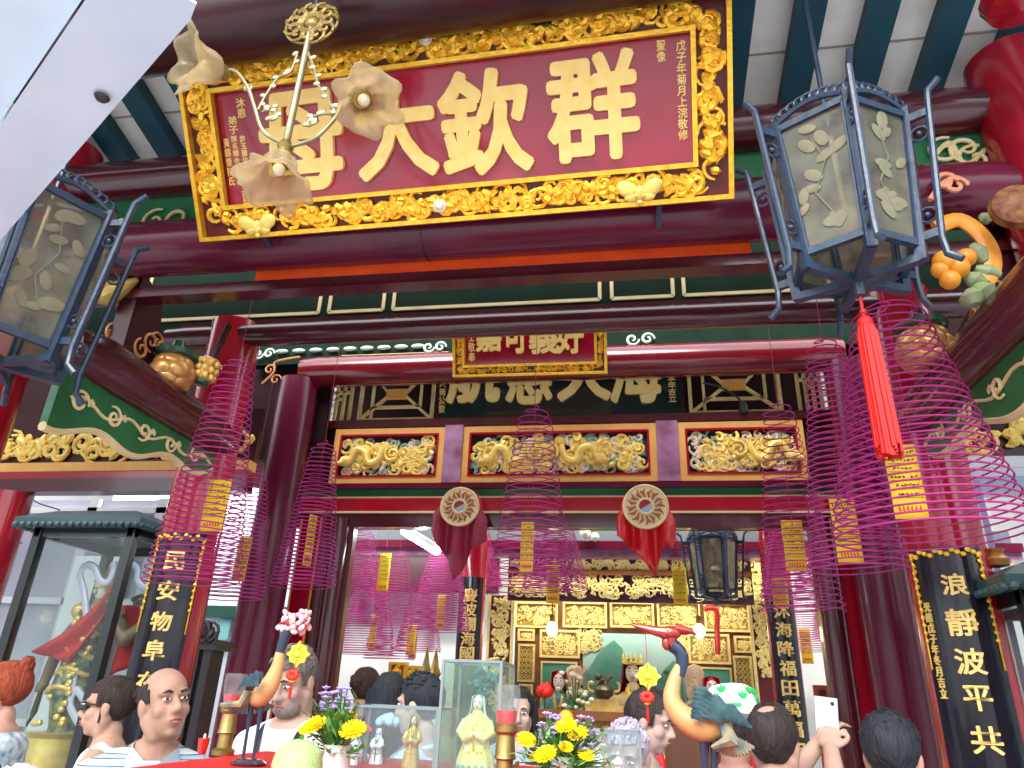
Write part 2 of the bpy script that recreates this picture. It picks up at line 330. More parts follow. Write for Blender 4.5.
# ---- tie beams running front to back + green spandrels with scalloped gold edge
def tie(x, sgn, y0, y1, z, nm):
    struct('beam', MB().tube([(x, y0, z), (x, y0+.2, z+.01), (x, y1-.2, z+.01), (x, y1, z)], [.09, .125, .125, .09], 20), MAR)
zt1 = zAt(222, 447, YA)+.02
zl = P(100, 385, 3.0).z
def spandrel(x, y0, y1, ztop, flip):
    # green board below the tie beam, lower edge in waves, with a tan scalloped border and cream vine
    n = 48; low = []
    L = y1-y0
    for i in range(n+1):
        t = i/n; d = .1+.17*(1-t)**.8+.03*math.sin(t*15+1.2); low.append((y0+L*t, ztop-d))
    poly = [(x-.02, y0, ztop), (x-.02, y1, ztop)]+[(x-.02, a, b) for a, b in low[::-1]]
    o = struct('trim_green_spandrel', MB().prism(poly, (.04, 0, 0)), GREEN)
    e = MB(); e.tube([(x, a, b-.005) for a, b in low], .022, 8); o2 = e.build('spandrel_edge', CREAM, o)
    v = MB()
    for s in (-1, 1):
        xx = x+s*.024
        st = [(xx, y0+L*(.06+.9*k/30), ztop-.075-.06*(1-k/30)+.025*math.sin(k*.75)) for k in range(31)]; v.tube(st, .008, 6)
        for k, t in enumerate((.1, .28, .46, .64, .82)):
            yy = y0+L*t; zz = ztop-.075-.07*(1-t)
            spiral(v, V3(xx, yy, zz), Yv, Z, X*s, (0, 0), .055*(1.15-t*.5), k*2.1, (-1)**k, .009, 1.35, 6, 22)
            for q in (-1, 0, 1): v.ell((xx, yy+.075+q*.012, zz+.03-abs(q)*.008), (.006, .01, .016), None, 8, 6)
    v.build('vine', CREAM, o)
for x, f in ((XL+.1, 1), (XR-.04, -1)):
    z = zl if f > 0 else P(960, 385, 3.2).z
    z = 3.0 if f > 0 else 3.04
    tie(x, f, 2.5 if f > 0 else 2.1, YA, z, ''); spandrel(x, 2.52 if f > 0 else 2.15, YA-.1, z-.09, f)
# side aisle lintels behind the spandrels (yellow, red and maroon bands)
for s, y in ((-1, 4.6), (1, 4.6)):
    xa, xb = (-6.9, XL-.1) if s < 0 else (XR+.12, 4.9)
    zz = zAt(90, 487, y) if s < 0 else zAt(1000, 487, y)
    m1, m2, m3 = (MAR, RED, OCHRE) if s < 0 else (mat('slate_blue_paint', (.2, .32, .42), .35, coat=.4), mat('pale_blue_paint', (.62, .68, .75), .4), WHITE)
    o = struct('lintel', MB().span((xa, y-.06, zz-.05), (xb, y+.06, zz+.05)), m1)
    MB().span((xa, y-.04, zz+.05), (xb, y+.04, zz+.11)).build('lintel_band', m2, o)
    MB().span((xa, y-.05, zz+.11), (xb, y+.05, zz+.18)).build('lintel_band', m3, o)
    MB().span((xa, y+.0, zz+.18), (xb, y+.03, zz+.6)).build('lintel_board', DMAR, o)
    c = MB(); carving(c, V3((xa+xb)/2, y-.01, zz+.32), X, Z, -Yv, abs(xb-xa), .26, 150, .1, .02, random.Random(4+s), .5)
    c.build('gilt_carving', PGOLD, o)
    for xx in ((-6.2, -4.6) if s < 0 else (3.6,)): column(xx, y, .13, zz-.05, RED if s < 0 else PMAR)
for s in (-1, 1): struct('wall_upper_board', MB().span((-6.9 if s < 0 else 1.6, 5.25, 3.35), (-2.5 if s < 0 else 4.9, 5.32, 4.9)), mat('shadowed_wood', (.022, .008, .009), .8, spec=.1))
# purple square post right of the right couplet
pp = P(1010, 700, 4.35)
struct('column', MB().span((pp.x-.07, 4.28, 0), (pp.x+.07, 4.42, zAt(1000, 487, 4.6)-.05)), mat('mauve_post', (.2, .15, .33), .35, coat=.4))
# ================================================================== BIG LINTEL WITH CARVED PANELS
def zl_(py): return P(550, py, YL).z
xl0, xl1 = -2.72, 1.62
def xl_(px, py=460): return P(px, py, YL).x
o = struct('lintel', MB().span((xl0, YL+.03, zl_(527)), (xl1, YL+.12, zl_(420))), DMAR)
def band(a, b, d, m, nm): MB().span((xl0, YL-d, zl_(b)), (xl1, YL+.04, zl_(a))).build(nm, m, o)
band(484, 489, .06, PMAR, 'ledge'); band(489, 496, .0, GREEN, 'green_band'); band(496, 498.5, .01, CREAM, 'cream_line')
band(498.5, 512, .03, RED, 'red_band'); band(512, 514, .035, CREAM, 'cream_line'); band(514, 528, .02, MAR, 'maroon_band')
band(418, 426, .05, MAR, 'ledge')
MAUVE = mat('mauve_lacquer', (.42, .22, .36), .3, coat=.5, c2=(.2, .05, .12), scale=6)
DARK = mat('dark_recess', (.012, .008, .008), .7)
rnd = random.Random(7)
for (a, b) in ((445, 463), (657, 679)):
    MB().span((xl_(a), YL-.07, zl_(484)), (xl_(b), YL+.04, zl_(426))).build('post', MAUVE, o)
CLOUDG = mat('grey_green_carving', (.22, .34, .24), .5, c2=(.35, .42, .3), scale=12)
CLOUDP = mat('pink_cream_carving', (.75, .48, .33), .5, c2=(.8, .7, .5), scale=12)
for pi, (a, b) in enumerate(((334, 445), (463, 657), (679, 806))):
    x0, x1, z0, z1 = xl_(a), xl_(b), zl_(484), zl_(427); c = V3((x0+x1)/2, YL, (z0+z1)/2); bw = .055
    p = MB().span((x0, YL+.0, z0), (x1, YL+.03, z1)).build('carved_panel', DARK, o)
    fr = MB(); ringframe(fr, c-Yv*.02, X, Z, -Yv, x1-x0-2*bw, z1-z0-2*bw, bw, .05); fr.build('panel_frame', OCHRE, p)
    fr = MB(); ringframe(fr, c-Yv*.03, X, Z, -Yv, x1-x0-2*bw-.03, z1-z0-2*bw-.03, .016, .05); fr.build('inner_rim', RED, p)
    w, h = x1-x0-2*bw-.04, z1-z0-2*bw-.04
    for kk, (mm, n, s, r, nm) in enumerate(((CLOUDG, int(110*w), .055, .014, 'cloud_carving'), (CLOUDP, int(80*w), .05, .013, 'blossom_carving'), (PGOLD, int(60*w), .06, .016, 'gilt_carving'))):
        q = MB(); carving(q, c-Yv*(.002+.01*kk), X, Z, -Yv, w, h, n, s, r, rnd, .25)
        if kk == 2:   # the gilded beast of each panel: scaly body, whiskers, curling tail
            for bx, fl in ((-w*.22, 1),) if pi == 0 else (((-w*.28, 1), (w*.12, -1)) if pi == 1 else ((w*.25, -1),)):
                e = c+X*bx-Yv*.04
                q.tube(arm([e-X*fl*.15-Z*.06, e-X*fl*.1+Z*.05, e-X*fl*.02+Z*.03, e+X*fl*.02-Z*.06, e+X*fl*.1-Z*.04, e+X*fl*.14+Z*.07]), [.024+.014*math.sin(math.pi*i/23) for i in range(24)], 10)
                q.ell(e-X*fl*.17-Z*.05-Yv*.02, (.055, .04, .05)); q.ell(e-X*fl*.21-Z*.07-Yv*.03, (.03, .03, .022))
                for t in range(9):
                    f = t/8; b0 = e+X*fl*(-.12+.24*f)+Z*(-.02+.1*f)
                    q.tube([b0, b0+Z*.05+X*fl*.012], [.008, .001], 5); q.tube([b0-Z*.06, b0-Z*.1+X*fl*.012], [.008, .001], 5)
                spiral(q, e+X*fl*.22+Z*.01, X, Z, -Yv, (0, 0), .07, 2, fl, .016, 1.5, 7, 20)
        q.build(nm, mm, p)
# ---- black sign board and lattice windows over the lintel
zs0, zs1 = zl_(418), zl_(340)
struct('trim_lintel_header', MB().span((xl0, YL+.05, zs1-.05), (xl1, YL+.12, zs1+.9)), DMAR)
LAT = mat('pale_yellow_lattice', (.9, .76, .32), .5, c2=(.6, .48, .18), scale=8)
for i, (a, b, fy) in enumerate(((359, 434, 418), (689, 782, 413))):
    x0, x1, z0, z1 = xl_(a, 400), xl_(b, 395), zl_(417), zs1-.06; w = x1-x0; cx = (x0+x1)/2; zm = z0+.13
    q = MB(); y = YL+.02
    ringframe(q, V3(cx, y, (z0+z1)/2), X, Z, -Yv, w-.05, z1-z0-.05, .025, .04)
    q.bar((x0+.02, y, z0+.02), (cx-.07, y, z0+.24), .022, .03, Yv); q.bar((x1-.02, y, z0+.02), (cx+.07, y, z0+.24), .022, .03, Yv)
    q.bar((x0+.12, y, zm), (x1-.12, y, zm), .022, .03, Yv); q.bar((x0+.12, y, z0), (x0+.12, y, z1), .02, .03, Yv) ; q.bar((x1-.12, y, zm), (x1-.12, y, z1), .02, .03, Yv)
    q.bar((x0, y, z1-.1), (cx-.06, y, z0+.24), .02, .03, Yv); q.bar((x1, y, z1-.1), (cx+.06, y, z0+.24), .02, .03, Yv)
    wo = q.build('window_%d' % (i+1), LAT); wo['kind'] = 'structure'
    MB().prism([(cx-.09, y-.03, z0+.2), (cx+.09, y-.03, z0+.2), (cx+.09, y-.03, z0+.29), (cx-.09, y-.03, z0+.29)], (0, .03, 0)).build('window_boss', OCHRE, wo)
for i, (a, b) in enumerate(((329, 351), (800, 822))):
    x0, x1, z0, z1 = xl_(a, 400), xl_(b, 395), zl_(417), zs1-.06; q = MB(); y = YL+.02
    for k in range(4): q.bar((x0+(x1-x0)*k/3, y, z0), (x0+(x1-x0)*k/3, y, z1), .022, .03, Yv)
    q.bar((x0, y, z0), (x1, y, z0), .022, .03, Yv); q.bar((x0, y, z0+.28), (x1, y, z0+.28), .022, .03, Yv); q.bar((x0+.05, y, z0+.22), (x0+(x1-x0)*.66, y, z0+.22), .02, .03, Yv)
    wo = q.build('window_%d' % (i+3), LAT); wo['kind'] = 'structure'
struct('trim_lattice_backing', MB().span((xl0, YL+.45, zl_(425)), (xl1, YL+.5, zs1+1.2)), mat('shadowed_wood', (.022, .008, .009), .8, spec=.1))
# door jambs under the lintel
for s, (a, b, c, d) in ((-1, (311, 336, 284, 303)), (1, (828, 848, 848, 870))):
    xa, xb = xl_(a, 650), xl_(b, 650); xc, xd = xl_(c, 650), xl_(d, 650)
    o = struct('trim_door_jamb', MB().span((min(xa, xc)-.02, YL+.0, 0), (max(xb, xd)+.02, YL+.08, zl_(520))), mat('brown_jamb', (.09, .02, .015), .35, coat=.3), at=(xa, YL, 0))
    MB().span((xc, YL-.03, 0), (xd, YL+.02, zl_(520))).build('red_strip', RED, o)
    MB().tube([((xa+xb)/2, YL, 0), ((xa+xb)/2, YL, zl_(520))], .085, 20).build('round_post', MAR, o)
    q = MB()
    for xx in (xc-.008, xd+.008): q.bar((xx, YL-.03, 0), (xx, YL-.03, zl_(520)), .012, .012, Yv)
    q.build('gold_line', OCHRE, o)
# ================================================================== PLAQUES
def plaque(label, corners, bands, glyphs, cat='plaque', small=(), studs=(), bat=(), seed=1, dens=1.0, pm=None, thick=.06, chars=None):
    """corners bl, br, tl, tr in space; bands = outer carved band width"""
    bl, br, tl, tr = corners
    c = (bl+br+tl+tr)/4; U = (br-bl+tr-tl).normalized(); V = (tl-bl+tr-br); V = (V-U*V.dot(U)).normalized(); N = U.cross(V)
    w = ((br-bl).length+(tr-tl).length)/2; h = ((tl-bl).length+(tr-br).length)/2
    t = thing('plaque', label, cat, c)
    rnd = random.Random(seed)
    b = bands; iw, ih = w-2*b, h-2*b
    R = Matrix((U, V, N)).transposed()
    MB().box(c-N*.02, (iw+.02, ih+.02, .03), R).build('panel', pm or CRIM, t)
    fb = MB(); ringframe(fb, c-N*.015, U, V, N, iw, ih, b-.004, thick*.8); fr = fb.build('frame', mat('frame_ground_red', (.1, .008, .008), .5), t)
    e = MB(); ringframe(e, c+N*.01, U, V, N, w-.03, h-.03, .02, thick+.01); ringframe(e, c+N*.012, U, V, N, iw, ih, .02, thick*.9); e.build('frame_edge', GOLD, fr)
    g = MB(); gw = b-.035; oo = N*(thick*.4-.012)
    for sy in (-1, 1): carving(g, c+V*(sy*(ih+b)/2)+oo, U, V, N, iw+b, gw, int(iw*115*dens), gw*.42, gw*.1, rnd, .45)
    for sx in (-1, 1): carving(g, c+U*(sx*(iw+b)/2)+oo, U, V, N, gw, ih+b, int(ih*115*dens), gw*.42, gw*.1, rnd, .45)
    g.build('carving', GOLD, fr)
    for (x, y) in studs:
        s = MB(); s.ell(c+U*x+V*y+N*.04, (.022, .022, .012), R); s.tube([c+U*(x+.026*math.cos(a*.524))+V*(y+.026*math.sin(a*.524))+N*.035 for a in range(12)], .006, 6, closed=True); s.build('stud', mat('pearl_stud', (.8, .72, .62), .2, coat=.5), fr)
    for (x, y) in bat:
        s = MB(); o2 = c+U*x+V*y+N*.05
        for q in (-1, 1):
            s.ell(o2+U*(q*.052)+V*.012, (.05, .034, .014), R @ Euler((0, 0, q*.5)).to_matrix()); s.ell(o2+U*(q*.035)-V*.022, (.03, .022, .012), R)
            s.ell(o2+U*(q*.016)-V*.02+N*.014, (.008, .008, .006), R)
        s.ell(o2-V*.01, (.026, .036, .022), R); s.ell(o2-V*.046+N*.005, (.014, .012, .012), R); s.build('bat_ornament', PGOLD, fr)
    for ch, x, y, cw, chh in glyphs:
        MB().text(ch, c+U*x+V*y-N*.005, U, V, N, cw, chh, .032, .022).build('character', GCHAR, t)
    for body, x, y, cw, chh in small:
        MB().text('\n'.join(body), c+U*x+V*y-N*.005, U, V, N, cw, chh, .012, .006).build('inscription', GCHAR, t)
    return t, c, U, V, N, w, h
bl, br, tl, tr = V3(-2.019, 2.62, 3.605), V3(.46, 2.5, 3.554), V3(-2.028, 2.153, 4.28), V3(.451, 2.033, 4.229)
W0 = (br-bl).length
def fit(tlx):   # keep the board a true rectangle: same width at the top as at the foot
    return tlx
ax = (br-bl).normalized(); mid_b = (bl+br)/2; up_ = (((tl+tr)/2)-mid_b); up_ = up_-ax*up_.dot(ax)
tl, tr = bl+up_, br+up_
def onplane(px, py, c, U, V, N):
    d = ray(px, py); s = (c-CAM).dot(N)/d.dot(N); q = CAM+d*s-c; return q.dot(U), q.dot(V)
c_ = (bl+br+tl+tr)/4; U_ = ax; V_ = up_.normalized(); N_ = U_.cross(V_)
def gl_(ch, x0, y0, x1, y1):
    a = onplane(x0, (y0+y1)/2, c_, U_, V_, N_); b = onplane(x1, (y0+y1)/2, c_, U_, V_, N_); e = onplane((x0+x1)/2, y0, c_, U_, V_, N_); f = onplane((x0+x1)/2, y1, c_, U_, V_, N_)
    return (ch, (a[0]+b[0])/2, (e[1]+f[1])/2, b[0]-a[0], e[1]-f[1])
def st_(px, py): return onplane(px, py, c_, U_, V_, N_)
big = [gl_('群', 546, 52, 640, 162), gl_('欽', 439, 68, 533, 176), gl_('大', 355, 80, 438, 180), gl_('母', 261, 90, 345, 192)]
sm = []
for body, x, y0, y1, wd in (('戊子年菊月上浣敬修', 682, 40, 140, 10), ('聖像', 661, 40, 62, 9), ('沐恩', 241, 98, 118, 9), ('弟子', 233, 116, 134, 9), ('許玉蘭信女敬', 245, 135, 178, 6), ('陳名輝合家敬奉', 237, 135, 186, 6), ('黃錦榮阮氏', 229, 138, 186, 6), ('吉旦', 246, 190, 204, 8)):
    g = gl_(body, x-wd/2, y0, x+wd/2, y1); sm.append(g)
plq = plaque('large crimson plaque with carved gilt border and four big gold characters', (bl, br, tl, tr), .155, big, small=sm, studs=[st_(428, 40), st_(442, 206)], bat=[st_(640, 192), st_(263, 226)], seed=3)
# hanging irons that hold the big plaque to the beam
h = MB()
for f in (.1, .9):
    a = tl.lerp(tr, f)-N_*.03; h.bar(a, (a.x, 1.93, zt+.05), .014)
for f in (.12, .88):
    a = bl.lerp(br, f)-N_*.03; h.bar(a, (a.x, YC-.15, a.z-.0), .02)
h.build('hanging_iron', FRAMEB, plq[0])
# small red plaque with gilt border, half hidden behind the beam
y2 = 4.75; a, b = P(455, 377, y2), P(607, 373, y2); up2 = Z*.58-Yv*.22
c_ = (a+b)/2+up2/2; U_ = (b-a).normalized(); V_ = (up2-U_*up2.dot(U_)).normalized(); N_ = U_.cross(V_)
gl2 = []
for ch, x0, x1 in (('嘉', 476, 502), ('可', 504, 527), ('義', 529, 560), ('好', 557, 584)):
    g = gl_(ch, x0, 318, x1, 354 if ch != '嘉' else 352); gl2.append(g)
plaque('small red plaque with gold characters partly hidden behind the round beam', (a, b, a+up2, b+up2), .085, gl2, small=[gl_('信士敬奉', 468, 322, 475, 362)], seed=5, dens=1.3)
# black sign over the lintel
y3 = YL-.03; a, b = P(438, 421, y3), P(682, 415, y3); z0 = (a.z+b.z)/2; a.z = b.z = z0; up2 = Z*.62-Yv*.1
c_ = (a+b)/2+up2/2; U_ = X; V_ = up2.normalized(); N_ = U_.cross(V_)
t = thing('sign_board', 'wide black sign board with raised gold calligraphy above the carved lintel', 'sign', (a+b)/2)
Rm = Matrix((U_, V_, N_)).transposed()
MB().box(c_-N_*.02, ((b-a).length, up2.length, .04), Rm).build('board', mat('black_green_board', (.006, .016, .014), .25, coat=.4, c2=(.012, .03, .025), scale=4), t)
for ch, x0, x1, y0, y1 in (('航', 447, 501, 350, 404), ('慈', 506, 553, 348, 405), ('天', 557, 611, 344, 402), ('海', 608, 662, 340, 404)):
    g = gl_(ch, x0, y0, x1, y1); MB().text(ch, c_+U_*g[1]+V_*g[2], U_, V_, N_, g[3], g[4], .035, .03).build('character', mat('bright_sign_gold', (.98, .85, .36), .4, c2=(.95, .74, .2), scale=15), t)
for body, x, y0, y1 in (('大商公敬', 442, 380, 413), ('本年吉立', 672, 375, 402)):
    g = gl_(body, x-4, y0, x+4, y1); MB().text('\n'.join(body), c_+U_*g[1]+V_*g[2], U_, V_, N_, g[3], g[4], .02, .008).build('inscription', GCHAR, t)
b_ = MB(); ringframe(b_, c_-N_*.01, U_, V_, N_, (b-a).length-.01, up2.length-.01, .03, .05); b_.build('frame', DMAR, t)
# cloud scroll brackets above the third beam (white and green)
q = MB()
for k in range(11):
    x = P(275+k*16.5, 347, YB+.1).x; 
    if k in (0, 10): 
        for s in (-1, 1): spiral(q, V3(x+s*.05, YB-.05, zr+.17), X, Z, -Yv, (0, 0), .05, 0, s, .012, 1.3, 6, 20)
    else: q.ell((x, YB-.05, zr+.19), (.06, .02, .02))
for s in (-1, 1): spiral(q, V3(P(640, 345, YB).x+s*.06, YB-.05, zr+.17), X, Z, -Yv, (0, 0), .055, 0, s, .012, 1.3, 6, 20)
struct('trim_cloud_scrolls', q, mat('pale_jade_paint', (.55, .68, .58), .5))
struct('trim_scroll_board', MB().span((-3.2, YB-.02, zr+.08), (2.1, YB+.06, zr+.62)), DGREEN)
struct('trim_yellow_fillet', MB().span((P(345, 350, YB).x, YB-.05, zr+.105), (P(450, 350, YB).x, YB, zr+.13)), LAT)
# ================================================================== COUPLETS ON THE COLUMNS
def couplet(name, label, cx, cy, r, a0, da, z0, z1, chars, small=None, m=BLACK, chw=.8, gap=None, tops=True, parts=True):
    """curved board hugging a column: a0 = angle of its middle (0 towards -y), da half-width"""
    t = thing(name, label, 'couplet board', (cx, cy, z0))
    def q(a, z, rr): return V3(cx+rr*math.sin(a), cy-rr*math.cos(a), z)
    mb = MB(); n = 14
    for i in range(n):
        A, B = a0-da+2*da*i/n, a0-da+2*da*(i+1)/n
        mb.add([q(A, z0, r), q(B, z0, r), q(B, z1, r), q(A, z1, r), q(A, z0, r+.02), q(B, z0, r+.02), q(B, z1, r+.02), q(A, z1, r+.02)], [(4, 5, 6, 7), (1, 0, 3, 2), (0, 1, 5, 4), (3, 7, 6, 2)]+([(0, 4, 7, 3)] if i == 0 else [])+([(1, 2, 6, 5)] if i == n-1 else []))
    mb.build('board', m, t)
    r2 = r+.021; w = 2*da*r2
    def put(ch, ac, zc, cw, chh, bold, nm):
        k = MB(); k.text(ch, V3(0, 0, 0), X, Z, -Yv, cw, chh, bold, .008)
        k.v = [q(ac+v.x/r2, zc+v.z, r2-v.y) for v in k.v]; return k.build(nm, GCHAR, t)
    for ch, z, s in chars: put(ch, a0+(.08 if small else 0), z, w*chw*s, w*chw*.95*s, .022, 'character')
    if small: put('\n'.join(small[0]), a0-da*.72, small[1], w*.1, small[2], .015, 'inscription')
    if tops:
        g = MB(); rnd = random.Random(int(z1*100))
        def pq(x, z): return q(a0+x/r2, z, r2+.006)
        for k in range(14):
            x = -w*.45+w*.9*k/13; p = pq(x, z1-.03-.012*math.sin(k*2.1)); g.ell(p, (.014, .008, .012), None, 8, 5)
        for s in (-1, 1):
            for k in range(12): 
                p = pq(s*w*.45*(1-.0*k), z1-.04-k*.035); g.ell(p, (.010, .008, .018*(1-k*.05)), Euler((0, .6*(-1)**k, 0)).to_matrix(), 8, 5)
            g.tube([pq(s*w*.46, z1-.04-k*.03) for k in range(18)], .004, 5)
        g.build('gilt_vine', GOLD, t)
    return t
def czs(pxy, y): return [zAt(x, yy, y) for x, yy in pxy]
ax_ = math.atan2(-XR, YA)   # board faces the courtyard, turned a little to the aisle
zz = czs([(945, 584), (955, 622), (962, 661), (971, 698), (980, 740)], YA-.21)
couplet('couplet_board', 'black curved couplet board with gold characters and small script beside the mauve post', XR, YA, .194, -.42, .76, .7, zAt(935, 546, YA-.2), list(zip('浪靜波平共', zz, (.52, .62, .58, .54, .58))), ('光緒戊子年冬月吉立', zAt(938, 648, YA-.2), .42), chw=.62)
zz = czs([(183, 560), (174, 590), (166, 621), (157, 650), (150, 682)], YA-.21)
couplet('couplet_board', 'black curved couplet board with gold characters on the column behind the bald man', XL, YA, .174, .3, .74, .7, zAt(190, 533, YA-.15), list(zip('民安物阜在', zz, (.62, .62, .6, .62, .6))), None, chw=.62)
# inner pair by the altar
def inner(label, px, chars, y, x_shift=0):
    p = P(px[0], px[1], y); r = .12
    struct('column', MB().lathe([(r, 0), (r, 3.6)], (p.x+px[4], y, 0), 24), RED, at=(p.x+px[4], y, 0))
    za, zb2 = zAt(px[0], px[2], y), zAt(px[0], px[3], y); n = len(chars); hh = (za-zb2)/n
    couplet('couplet_board', label, p.x+px[4], y, r, px[5], .85, zb2-.6, za+.1, [(c, za-hh*(i+.5), 1) for i, c in enumerate(chars)], None, chw=.52, tops=False)
inner('narrow black couplet board on the inner column beside the red and gold altar post', (463, 640, 590, 662, .06, .1), '慶波瀾海國', 6.6)
inner('narrow black couplet board on the inner column right of the altar screen', (793, 660, 604, 760, -.06, -.1), '沐海降福田萬福朝', 6.6)
# ================================================================== DOOR STUDS WITH RED CLOTH
for px, py, lab in ((460, 507, 'round gilt door stud with faded red cloth near the fluorescent tube'), (645.5, 507, 'round gilt door stud with bright red cloth over the altar doorway')):
    c = P(px, py, 5.2); t = thing('door_stud', lab, 'door stud', c, None); r = .15 if px < 500 else .165
    MB().tube([c+Yv*.2, c, c-Yv*.01], [r*.9, r, r*.97], 32).build('body', OCHRE, t)
    MB().tube([c-Yv*.008, c-Yv*.016], [r*.93, r*.92], 32).build('face', mat('cream_gilt_face', (.82, .64, .34), .45), t)
    g = MB(); rnd = random.Random(2)
    for k in range(16):
        a = k*math.pi/8; d = V3(math.cos(a), 0, math.sin(a)); e = V3(-math.sin(a), 0, math.cos(a)); m = c+d*r*.62-Yv*.018
        g.tube([m-d*r*.2, m+e*r*.1, m+d*r*.22], [.006, .014, .003], 6); 
        if k % 2: g.tube([m-e*r*.08+d*r*.1, m+d*r*.02-e*r*.14], [.01, .003], 6)
    g.build('floral_pattern', mat('brown_pattern', (.36, .12, .04), .5), t)
    rg = MB(); rg.tube([c+V3(r*.96*math.cos(a*.1963), -.014, r*.96*math.sin(a*.1963)) for a in range(32)], .010, 6, closed=True); rg.tube([c+V3(r*.34*math.cos(a*.3927), -.02, r*.34*math.sin(a*.3927)) for a in range(16)], .009, 6, closed=True); rg.build('rim', CREAM, t)
    for s, mm in ((1, RED), (-1, mat('blue_grey_yin', (.3, .4, .5), .4))):
        MB().prism([c-Yv*.019+X*(r*.29*math.cos(s*(k/10*math.pi)+.5))+Z*(r*.29*math.sin(s*(k/10*math.pi)+.5)) for k in range(11)], (0, -.004, 0)).build('yin_yang', mm, t)
    # cloth tied behind the stud, hanging in two points
    cl = thing('red_cloth', ('dusky' if px < 500 else 'bright')+' red silk cloth hanging from the '+('door stud near the tube light' if px < 500 else 'stud over the altar doorway'), 'cloth', c+Yv*.06)
    L = 0.5 if px < 500 else .5; w = .21
    pr = ((-1, .42), (-.8, .5), (-.4, .66), (0, .86), (.25, 1.0), (.42, .72), (.6, .5), (.85, .6), (1.05, .42)) if px > 500 else ((-1, .35), (-.7, .6), (-.3, .8), (0, 1.1), (.2, .95), (.5, .65), (.7, .62), (1.0, .5), (1.1, .3))
    def low(u):
        x = -1+2*u
        for (a, b), (a2, b2) in zip(pr, pr[1:]):
            if x <= a2: return b+(b2-b)*(x-a)/(a2-a)
        return pr[-1][1]
    def fn(u, v):
        x = (-1+2*u); return V3(c.x+x*w*(.55+.45*min(1, v*2)), c.y-.02+.05-.035*math.sin(u*17)*(.3+v)-.03*v, c.z+.08-(low(u)*L+.08)*v)
    MB().grid(fn, 36, 14).build('drape', SILK if px > 500 else mat('dusky_red_silk', (.3, .01, .04), .5, c2=(.24, .008, .03), scale=8), cl, solid=.004)
    MB().tube([c+V3(r*1.01*math.cos(a), .05, r*1.01*math.sin(a)) for a in [k*.196 for k in range(32)]], .014, 6, closed=True).build('tie', SILK, cl)
